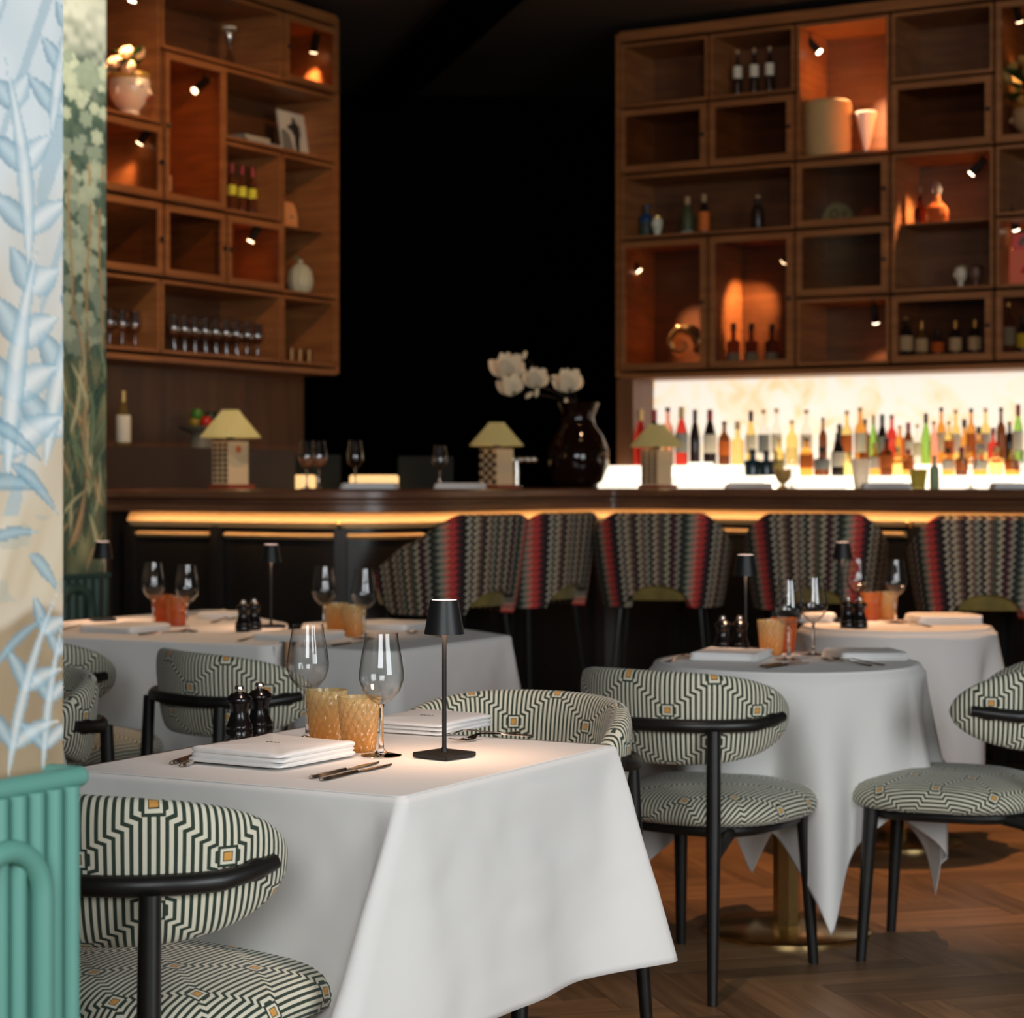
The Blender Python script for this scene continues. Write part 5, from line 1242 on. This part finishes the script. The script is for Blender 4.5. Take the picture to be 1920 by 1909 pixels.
# the rest: black pepper and salt mills
def make_mill(m):
    t = thing('pepper_mill', 'x', 'mill')
    MB().lathe([(0, 0), (0.0258, 0), (0.0268, 0.003), (0.0268, 0.019), (0.0255, 0.0205), (0.0262, 0.022), (0.0262, 0.027), (0.0230, 0.032), (0.0185, 0.046), (0.0172, 0.056), (0.0185, 0.064), (0.0208, 0.070), (0.0208, 0.0715)], n=28).build('body', m, t, smooth=True)
    MB().lathe([(0, 0.0717), (0.0215, 0.0718), (0.0245, 0.0745), (0.0248, 0.079), (0.0225, 0.083), (0.0190, 0.085), (0.0170, 0.0885), (0.0110, 0.0905), (0, 0.091)], n=28).build('head', m, t, smooth=True)
    MB().lathe([(0, 0.089), (0.007, 0.089), (0.0095, 0.092), (0.0095, 0.100), (0.008, 0.104), (0, 0.105)], n=16).build('steel_knob', STEEL, t, smooth=True)
    return t
ML = make_mill(BLACKGLOSS); mlu = [False]
def mill(p, label, sc=1.0):
    if not mlu[0]: mlu[0] = True; ML.location = p; ML['label'] = label; ML['group'] = 'black mills'; return ML
    return dup(ML, p, 0.3, label, 'black mills', sc)
mill(tpl(449, 1387), 'left of two black pepper mills on the front table')
mill(tpl(487, 1380), 'right of two black pepper mills on the front table')
put_glass(tpl(577, 1387), 'left wine glass on the front table, behind the amber tumblers')
put_glass(tpl(715, 1417), 'right wine glass on the front table, by the knives')
def amb(px, py, m, label, sc=1.0): 
    return tumbler(0.100*sc, 0.0295*sc, 0.039*sc, m, label, tpl(px, py), n=72, rowsn=20, relief=0.0042)
amb(612, 1392, AMBER, 'left amber cut-glass tumbler on the front table'); amb(673, 1408, AMBER, 'right amber cut-glass tumbler on the front table, in front')
# cutlery -----------------------------------------------------------
def blade(b, pts_w, z0=0.0, th=0.0018, arch=None):
    rows = []
    for (x, w, z) in pts_w:
        rows.append([(x, -w, z0+z), (x, -w*0.5, z0+z+th), (x, w*0.5, z0+z+th), (x, w, z0+z), (x, w*0.5, z0+z-0.0002), (x, -w*0.5, z0+z-0.0002)])
    b.strip(rows, closed=True); k = 6; b.f.append(tuple(range(5, -1, -1))); b.f.append(tuple((len(rows)-1)*k+j for j in range(k)))
    return b
def make_fork():
    t = thing('fork', 'x', 'fork')
    b = MB(); blade(b, [(-0.105, 0.004, 0.001), (-0.100, 0.009, 0.001), (-0.07, 0.007, 0.002), (-0.03, 0.0035, 0.005), (0.02, 0.003, 0.010), (0.035, 0.006, 0.008), (0.045, 0.012, 0.005), (0.056, 0.0125, 0.003)], th=0.0028); b.build('handle', STEEL, t, smooth=True)
    for k in range(4):
        y = (k-1.5)*0.0066; b = MB(); b.path([(0.055, y, 0.004), (0.075, y, 0.003), (0.102, y*0.95, 0.009)], [0.0019, 0.0016, 0.0009], n=6); b.build('tine', STEEL, t, smooth=True)
    return t
def make_knife():
    t = thing('knife', 'x', 'knife')
    b = MB(); blade(b, [(-0.115, 0.003, 0.001), (-0.11, 0.008, 0.001), (-0.08, 0.0075, 0.001), (-0.02, 0.0052, 0.001), (-0.005, 0.0055, 0.001)], th=0.0045); b.build('handle', STEEL, t, smooth=True)
    b = MB(); blade(b, [(-0.006, 0.005, 0.002), (0.02, 0.009, 0.001), (0.07, 0.0095, 0.001), (0.095, 0.007, 0.001), (0.112, 0.001, 0.001)], th=0.0014); b.build('blade', STEEL, t, smooth=True)
    return t
def make_spoon():
    t = thing('spoon', 'x', 'spoon')
    b = MB(); blade(b, [(-0.095, 0.004, 0.001), (-0.09, 0.008, 0.001), (-0.05, 0.005, 0.003), (0.03, 0.003, 0.010), (0.05, 0.004, 0.006)], th=0.0025); b.build('handle', STEEL, t, smooth=True)
    b = MB(); rows = []
    for i in range(7):
        r = i/6; rows.append([(0.075+0.030*r*math.cos(a), 0.019*r*math.sin(a), 0.0012+0.008*r*r) for a in [2*PI*k/20 for k in range(20)]])
    b.strip(rows, closed=True); b.build('bowl', STEEL, t, smooth=True); return t
KIT = {'fork': [make_fork(), False], 'knife': [make_knife(), False], 'spoon': [make_spoon(), False]}
def cutl(kind, p, q, label, sc=1.0):
    """from handle end pixel p to tip pixel q on the tabletop"""
    A, B_ = tpl(*p), tpl(*q); c = (A+B_)/2; rz = math.atan2(B_.y-A.y, B_.x-A.x); src = KIT[kind]
    c.z = TE+0.0005
    if not src[1]: src[1] = True; o = src[0]; o.location = c; o.rotation_euler = (0, 0, rz); o['label'] = label; return o
    return dup(src[0], c, rz, label)
cutl('knife', (572, 1463), (722, 1428), 'left of two table knives beside the front napkin')
cutl('knife', (596, 1466), (742, 1433), 'right of two table knives beside the front napkin')
cutl('knife', (322, 1434), (408, 1404), 'left of two knives whose handle ends stick out left of the front napkin')
cutl('knife', (340, 1439), (424, 1408), 'right of two knives whose handle ends stick out left of the front napkin')
cutl('fork', (404, 1411), (446, 1389), 'left of two forks with tines behind the front napkin')
cutl('fork', (452, 1411), (488, 1389), 'right of two forks with tines behind the front napkin')
folded_napkin(tpl(512, 1425)+Vector((0, 0, 0.004)), math.atan2(-0.62, 0.78)+0.12, 0.215, 0.235, 0.026, 'large folded white napkin with dark mark on front table, nearest camera', None, True, 1)
folded_napkin(tpl(800, 1366)+Vector((0, 0, 0.001)), math.atan2(-0.62, 0.78)+0.2, 0.20, 0.22, 0.024, 'folded white napkin behind lamp stem on front table', None, True, 2)
cutl('fork', (958, 1381), (838, 1379), 'rear fork lying behind the front table lamp')
cutl('fork', (962, 1377), (858, 1393), 'front fork crossed beside the front table lamp')
# --- rear left tables
cordless(tpl(508, 1176), 0.4, 'black cordless lamp beside the mills on rear left tables')
cordless(tpl(193, 1164), 0.4, 'black cordless lamp before the green tapestry at left')
for (px, py, lab) in ((288, 1176, 'leftmost wine glass on the rear left tables'), (351, 1184, 'second wine glass from left on rear left tables'), (608, 1190, 'third wine glass from left on rear left tables, beside amber tumblers'), (683, 1198, 'wine glass nearest the bar stools on rear left tables')):
    put_glass(tpl(px, py), lab, None, True, 1.0)
amb(304, 1168, AMBERRED, 'left burnt orange tumbler on rear left table', 1.0); amb(332, 1173, AMBERRED, 'right burnt orange tumbler on rear left table', 1.0)
amb(631, 1188, AMBER, 'left amber tumbler on rear left table', 1.0); amb(664, 1193, AMBER, 'right amber tumbler on rear left table', 1.0)
mill(tpl(456, 1184), 'left of two black mills on rear left tables', 1.0); mill(tpl(476, 1181), 'right of two black mills on rear left tables', 1.0)
folded_napkin(tpl(235, 1183), -0.45, 0.22, 0.24, 0.022, 'folded napkin at far left on rear table', None, False, 3)
folded_napkin(tpl(560, 1198), -0.45, 0.22, 0.24, 0.022, 'folded napkin behind front left wine glass, on rear table', None, False, 4)
folded_napkin(tpl(745, 1178), -0.45, 0.20, 0.24, 0.022, 'folded napkin beside the spoon on rear left tables', None, False, 5)
folded_napkin(tpl(425, 1158), -0.45, 0.16, 0.2, 0.022, 'folded napkin behind the black mills on rear left table', None, False, 6)
cutl('spoon', (835, 1195), (762, 1188), 'steel spoon lying by the far napkin on rear left tables')
cutl('knife', (255, 1192), (345, 1183), 'knife lying before burnt orange tumblers')
cutl('knife', (625, 1212), (690, 1203), 'knife lying before the rear amber tumblers')
cutl('fork', (128, 1181), (160, 1178), 'fork at far left beside napkin on rear table')
cutl('fork', (455, 1202), (500, 1196), 'fork beside napkin in front of rear black mills')
cutl('fork', (398, 1168), (440, 1162), 'fork behind the black mills on rear table')
# --- round table 2
cordless(tpl(1398, 1222), 0.4, 'black cordless lamp on the nearer round table', 1.0)
for (px, py, lab) in ((1479, 1237, 'left wine glass on nearer round table'), (1525, 1228, 'right wine glass on nearer round table')):
    put_glass(tpl(px, py), lab, None, False, 1.0)
amb(1446, 1228, AMBER, 'left amber tumbler on nearer round table'); amb(1470, 1223, AMBERRED, 'right orange tumbler on nearer round table')
mill(tpl(1355, 1222), 'left of two dark mills on nearer round table'); mill(tpl(1387, 1222), 'right of two dark mills on nearer round table')
folded_napkin(tpl(1370, 1234), -0.35, 0.20, 0.22, 0.022, 'folded napkin with pale tag at left of nearer round table', None, False, 7)
folded_napkin(tpl(1620, 1234), 0.15, 0.20, 0.20, 0.022, 'folded napkin at right of nearer round table', None, False, 8)
cutl('knife', (1420, 1252), (1510, 1240), 'knife between the two napkins on nearer round table')
cutl('knife', (1432, 1254), (1520, 1243), 'second knife beside another on nearer round table')
cutl('fork', (1648, 1251), (1530, 1238), 'fork with tines up beside right napkin on nearer round table')
cutl('spoon', (1655, 1248), (1570, 1240), 'spoon handle beside right napkin on nearer round table')
cutl('fork', (1262, 1240), (1290, 1234), 'fork tip at far left of nearer round table')
# --- round table 3
cordless(tpl(1580, 1166), 0.4, 'black cordless lamp on the farther round table', 1.0)
put_glass(tpl(1608, 1163), 'left wine glass on farther round table', None, True); put_glass(tpl(1679, 1168), 'right wine glass on farther round table', None, True)
amb(1634, 1163, AMBERRED, 'left orange tumbler on farther round table'); amb(1663, 1162, AMBER, 'right amber tumbler on farther round table')
mill(tpl(1590, 1177), 'left of two dark mills on farther round table'); mill(tpl(1612, 1178), 'right of two dark mills on farther round table')
folded_napkin(tpl(1767, 1168), 0.1, 0.24, 0.2, 0.03, 'folded napkin at right of farther round table', None, False, 9)
folded_napkin(tpl(1533, 1166), -0.3, 0.12, 0.12, 0.03, 'upright-lit napkin behind the nearer wine glasses', None, False, 10)
cutl('fork', (1760, 1178), (1680, 1167), 'fork beside the right napkin on farther round table')

# ================================================================== TAPESTRY COLUMNS + PLANTERS
def tapestry(name, edge, length, z0, z1, res, paint, label):
    e = Vector((edge[0], edge[1], 0)); t = thing(name, label, 'tapestry', e)
    ns, nz = int(length/res)+1, int((z1-z0)/res)+1
    s = np.linspace(0, length, ns); z = np.linspace(z0, z1, nz); SS, ZZ = np.meshgrid(s, z)
    col = paint(SS, ZZ)
    vs = [(-U_.x*a, -U_.y*a, b_) for b_, row in zip(z, SS) for a in row]
    fs = [(j*ns+i, j*ns+i+1, (j+1)*ns+i+1, (j+1)*ns+i) for j in range(nz-1) for i in range(ns-1)]
    me = bpy.data.meshes.new('woven_panel'); me.from_pydata(vs, [], fs)
    ca = me.color_attributes.new('print', 'FLOAT_COLOR', 'POINT'); ca.data.foreach_set('color', np.concatenate([col.reshape(-1, 3), np.ones((ns*nz, 1))], axis=1).astype(np.float32).ravel())
    m = bpy.data.materials.new('tapestry_weave'); m.use_nodes = True; nt = m.node_tree; b = nt.nodes['Principled BSDF']
    at_ = nt.nodes.new('ShaderNodeAttribute'); at_.attribute_name = 'print'; nt.links.new(at_.outputs['Color'], b.inputs['Base Color']); b.inputs['Roughness'].default_value = 0.9
    b.inputs['Specular IOR Level'].default_value = 0.1
    n = nt.nodes.new('ShaderNodeTexNoise'); n.inputs['Scale'].default_value = 300; tc = nt.nodes.new('ShaderNodeTexCoord'); nt.links.new(tc.outputs['Object'], n.inputs[0])
    bp = nt.nodes.new('ShaderNodeBump'); bp.inputs['Strength'].default_value = 0.2; bp.inputs['Distance'].default_value = 0.002; nt.links.new(n.outputs['Fac'], bp.inputs['Height']); nt.links.new(bp.outputs[0], b.inputs['Normal'])
    me.materials.append(m); o = bpy.data.objects.new('woven_panel', me); COL.objects.link(o); o.parent = t
    bb = MB(); th = 0.05
    q = [(0, 0), (-U_.x*length, -U_.y*length), (-U_.x*length-N_.x*th, -U_.y*length-N_.y*th), (-N_.x*th, -N_.y*th)]
    q = [(x-N_.x*0.001, y-N_.y*0.001) for x, y in q]
    bb.prism(q, z0, z1); bb.build('backing_board', mat('tapestry_board', (0.25, 0.24, 0.2), 0.9), t)
    return t
rng = np.random.RandomState(5)
def vnoise(x, y, seed):
    r = np.random.RandomState(seed); g = r.rand(64, 64); xi = np.floor(x).astype(int); yi = np.floor(y).astype(int); fx = x-xi; fy = y-yi
    fx = fx*fx*(3-2*fx); fy = fy*fy*(3-2*fy); a = g[yi % 64, xi % 64]; b_ = g[yi % 64, (xi+1) % 64]; c = g[(yi+1) % 64, xi % 64]; d = g[(yi+1) % 64, (xi+1) % 64]
    return (a*(1-fx)+b_*fx)*(1-fy)+(c*(1-fx)+d*fx)*fy
def leafpaint(col, SS, ZZ, x, z, ang, L_, W_, c_edge, c_in, curve=0.0):
    dx = SS-x; dz = ZZ-z; u = dx*math.cos(ang)+dz*math.sin(ang); v = -dx*math.sin(ang)+dz*math.cos(ang)
    v = v-curve*u*u/L_; f = u/L_; w = W_*np.sin(np.clip(f, 0, 1)**0.75*PI)*0.5
    m = (f > 0) & (f < 1) & (np.abs(v) < w); r = np.abs(v)/np.maximum(w, 1e-6)
    k = np.clip((r-0.15)*1.4, 0, 1)[..., None]
    c = np.array(c_in)*(1-k)+np.array(c_edge)*k
    al = 0.74; col[m] = c[m]*al+col[m]*(1-al); return col
def paint_near(SS, ZZ):
    # SS 0 at the corner seen at right, growing to the left
    c = lambda r, g, b_: np.array(lin((r, g, b_)))
    tan, cream, blu, whi, pale = c(200, 178, 148), c(226, 212, 190), c(160, 188, 198), c(238, 240, 238), c(216, 225, 227)
    n1 = vnoise(SS*14+3, ZZ*7, 1); n2 = vnoise(SS*40, ZZ*22, 2); n3 = vnoise(SS*9, ZZ*26+SS*60, 3)
    h = np.clip((ZZ-0.95)/0.95+(n1-0.5)*0.5, 0, 1)[..., None]
    low = tan*(1-n1[..., None])+cream*n1[..., None]
    up = pale*(1-n2[..., None]*0.6)+whi*(n2[..., None]*0.6)
    k = np.clip((h-0.35)*2.6, 0, 1); col = low*(1-k)+up*k
    br = np.clip((1.085+0.012*np.sin(SS*40)-ZZ)/0.012, 0, 1)[..., None]; col = col*(1-br)+(c(168, 146, 116)*(0.85+0.3*n2[..., None]))*br
    md = (np.clip((ZZ-1.09)/0.02, 0, 1)*np.clip((1.24-ZZ)/0.05, 0, 1))[..., None]; col = col*(1-md)+(c(205, 184, 152)*(1-n3[..., None])+c(232, 218, 194)*n3[..., None])*md
    m = (n3 > 0.66) & (ZZ > 1.2); col[m] = col[m]*0.4+blu*0.6
    m = (vnoise(SS*30, ZZ*34+7, 11) > 0.72) & (ZZ > 1.1) & (ZZ < 1.2); col[m] = col[m]*0.6+c(170, 178, 170)*0.4
    r = random.Random(4)
    blueE, whiteI = tuple(c(150, 184, 197)), tuple(c(238, 241, 238))
    dblu = tuple(c(112, 152, 170))
    def plume(x, z, ang, L_, n, lw, curve):
        for k in range(n):
            f = (k+0.5)/n; px_ = x+L_*f*math.cos(ang)-curve*L_*f*f*math.sin(ang); pz_ = z+L_*f*math.sin(ang)+curve*L_*f*f*math.cos(ang); aa = ang+curve*f*1.6
            for sd in (-1, 1):
                leafpaint(col, SS, ZZ, px_, pz_, aa+sd*(0.75-0.35*f), L_*(0.42-0.22*f), lw, dblu if sd < 0 else blueE, whiteI if sd > 0 else tuple(c(190, 212, 218)), sd*0.35)
        leafpaint(col, SS, ZZ, x, z, ang, L_*1.1, lw*0.8, blueE, whiteI, curve)
    for p_ in [(0.035, 0.89, 1.62, 0.17, 3, 0.020, 0.15), (0.095, 0.89, 1.75, 0.21, 3, 0.024, 0.2),
               (0.03, 1.26, 1.70, 0.22, 3, 0.044, 0.2), (0.095, 1.24, 1.6, 0.26, 4, 0.046, 0.15),
               (0.06, 1.50, 1.6, 0.22, 3, 0.036, -0.2), (0.02, 1.66, 1.7, 0.16, 3, 0.03, 0.1)]: plume(*p_)
    for (x, z, a_, L_, W_) in [(0.14, 1.235, 2.9, 0.11, 0.022), (0.09, 1.262, 3.5, 0.10, 0.020), (0.13, 1.17, 2.75, 0.09, 0.016), (0.13, 1.31, 3.3, 0.10, 0.02), (0.06, 1.155, 3.6, 0.07, 0.02), (0.12, 1.02, 2.3, 0.11, 0.014)]:
        leafpaint(col, SS, ZZ, x, z, a_, L_, W_, dblu, tuple(c(165, 195, 205)), 0.3)
    for i in range(26):
        z = r.uniform(1.95, 3.5); leafpaint(col, SS, ZZ, r.uniform(0, 0.3), z, r.uniform(0.8, 2.3), r.uniform(0.08, 0.2), r.uniform(0.02, 0.05), tuple(c(190, 212, 220)), tuple(c(240, 243, 243)))
    col = col*0.86
    return np.clip(col, 0, 1)
def paint_far(SS, ZZ):
    c = lambda r, g, b_: np.array(lin((r, g, b_)))
    sky, dk, lt, tan, mid = c(205, 205, 185), c(70, 90, 80), c(190, 195, 165), c(180, 140, 90), c(120, 135, 110)
    r = random.Random(12)
    n1 = vnoise(SS*30, ZZ*30, 7)
    col = (dk[None, None, :]*(1-n1[..., None]*0.6)+mid[None, None, :]*(n1[..., None]*0.6))
    k = np.clip((ZZ-2.7)/0.35+(n1-0.5)*0.6, 0, 1)[..., None]; col = col*(1-k)+sky*k
    for i in range(240):
        x, z = r.uniform(0, 0.5), r.uniform(1.72, 2.85); R_ = r.uniform(0.02, 0.042); d = np.hypot((SS-x), (ZZ-z)*1.15)*(1+0.13*np.sin(np.arctan2(ZZ-z, SS-x)*6+i)); m = d < R_
        kk = np.clip(1-d/R_, 0, 1)[..., None]; base = (lt if r.random() < 0.6 else c(150, 160, 138))*(0.8+0.4*(z-1.7)); t_ = (base*0.72+mid*0.28)*(1-kk)+base*kk; col[m] = t_[m]
    for x0 in (0.03, 0.10, 0.2, 0.33):
        w = np.abs(SS-x0-0.012*np.sin(ZZ*9+x0*30)); m = (w < 0.006) & (ZZ > 1.7) & (ZZ < 2.45) & (vnoise(SS*3, ZZ*6, 3) > 0.4); col[m] = tan
    g1_, g2_ = tuple(c(62, 84, 66)), tuple(c(140, 150, 100)); lo = ZZ < 1.72; n4 = vnoise(SS*16, ZZ*9, 8)[..., None]
    bg = c(150, 145, 105)*n4+c(60, 75, 62)*(1-n4); bl = np.clip((1.72-ZZ)/0.05, 0, 1)[..., None]; col = col*(1-bl)+bg*1.2*bl
    for i in range(90):
        z = 0.88+r.random()*0.72; cc = r.choice([(c(60, 90, 70), c(145, 165, 125)), (c(35, 52, 48), c(80, 105, 88)), (c(185, 175, 125), c(225, 215, 170)), (c(150, 105, 70), c(210, 180, 135))])
        leafpaint(col, SS, ZZ, r.uniform(-0.05, 0.4), z, r.uniform(0.9, 2.3), r.uniform(0.12, 0.34), r.uniform(0.012, 0.04), tuple(cc[0]), tuple(cc[1]), r.uniform(-0.5, 0.5))
    col = col*1.05
    return np.clip(col, 0, 1)
e1 = Vector((-0.566, 2.58))+Vector((U_.x, U_.y))*0.0376
tapestry('tapestry_screen', e1, 0.5, 0.86, ZC-0.02, 0.003, paint_near, 'tall pale blue and cream leaf-pattern tapestry column at left picture edge')
e2 = Vector(((199-CX)/FPX*8.2, 8.2))
tapestry('tapestry_screen', e2, 0.62, 0.86, ZC-0.02, 0.006, paint_far, 'darker green woodland tapestry column further back, beside left cabinet')
def planter(endp, length, m, label, flute=0.0235, hgt=0.90, depth=0.22):
    # front face along -U_ from endp, faces N_
    t = thing('fluted_planter', label, 'planter', (endp.x, endp.y, 0), math.atan2(U_.y, U_.x)+PI)   # local x = -U, local y = ... 
    # local axes: x -> -U ; y -> rot90(-U) = (U.y,-U.x) = N_
    MB().box(0.0, length, -depth, -0.002, 0, hgt-0.02).build('trough', m, t)
    n = int(length/flute)
    k0 = []
    cx0 = 4.0
    arches = [(4.5*flute*1.0+8*flute*j) for j in range(0, int(n/8)+1)]
    za = 0.73*hgt/0.9*1.0
    for i in range(n):
        x = (i+0.5)*flute
        b = MB(); top = hgt-0.020
        b.path([(x, 0.0, 0.02), (x, 0.0, top)], flute*0.42, n=10); b.build('flute', m, t, smooth=True)
    for j, ax_ in enumerate(arches[:6]):
        for R_ in (flute*1.05, ):
            for rr in (flute*2.0,):
                b = MB(); q = [Vector((ax_-rr, 0.012, 0.1))]+[Vector((ax_-rr*math.cos(a), 0.012, hgt-0.14+rr*math.sin(a))) for a in [k*PI/14 for k in range(15)]]+[Vector((ax_+rr, 0.012, 0.1))]
                b.path(q, flute*0.46, n=10); b.build('arch_rib', m, t, smooth=True)
    b = MB(); b.path([(-0.008, -0.006, hgt-0.012), (length, -0.006, hgt-0.012)], 0.0125, n=14); b.path([(-0.008, -0.006, hgt-0.012), (-0.008, -depth, hgt-0.012)], 0.0125, n=14); b.ball((-0.008, -0.006, hgt-0.012), 0.0125)
    b.build('rim', m, t, smooth=True)
    return t
planter(Vector(((146-CX)/FPX*2.56, 2.56, 0)), 0.7, TEAL, 'mint green fluted planter with arch relief at left picture edge', flute=0.030)
planter(Vector(((203-CX)/FPX*8.12, 8.12, 0)), 0.6, TEALDARK, 'dark green fluted planter base below the woodland tapestry', flute=0.045)

for g in filled:
    MB().lathe([(0, 0.1035), (0.016, 0.1045), (0.0315, 0.119), (0.0385, 0.139), (0.0388, 0.145), (0, 0.145)], n=20).build('wine', ROSE, g, smooth=True)
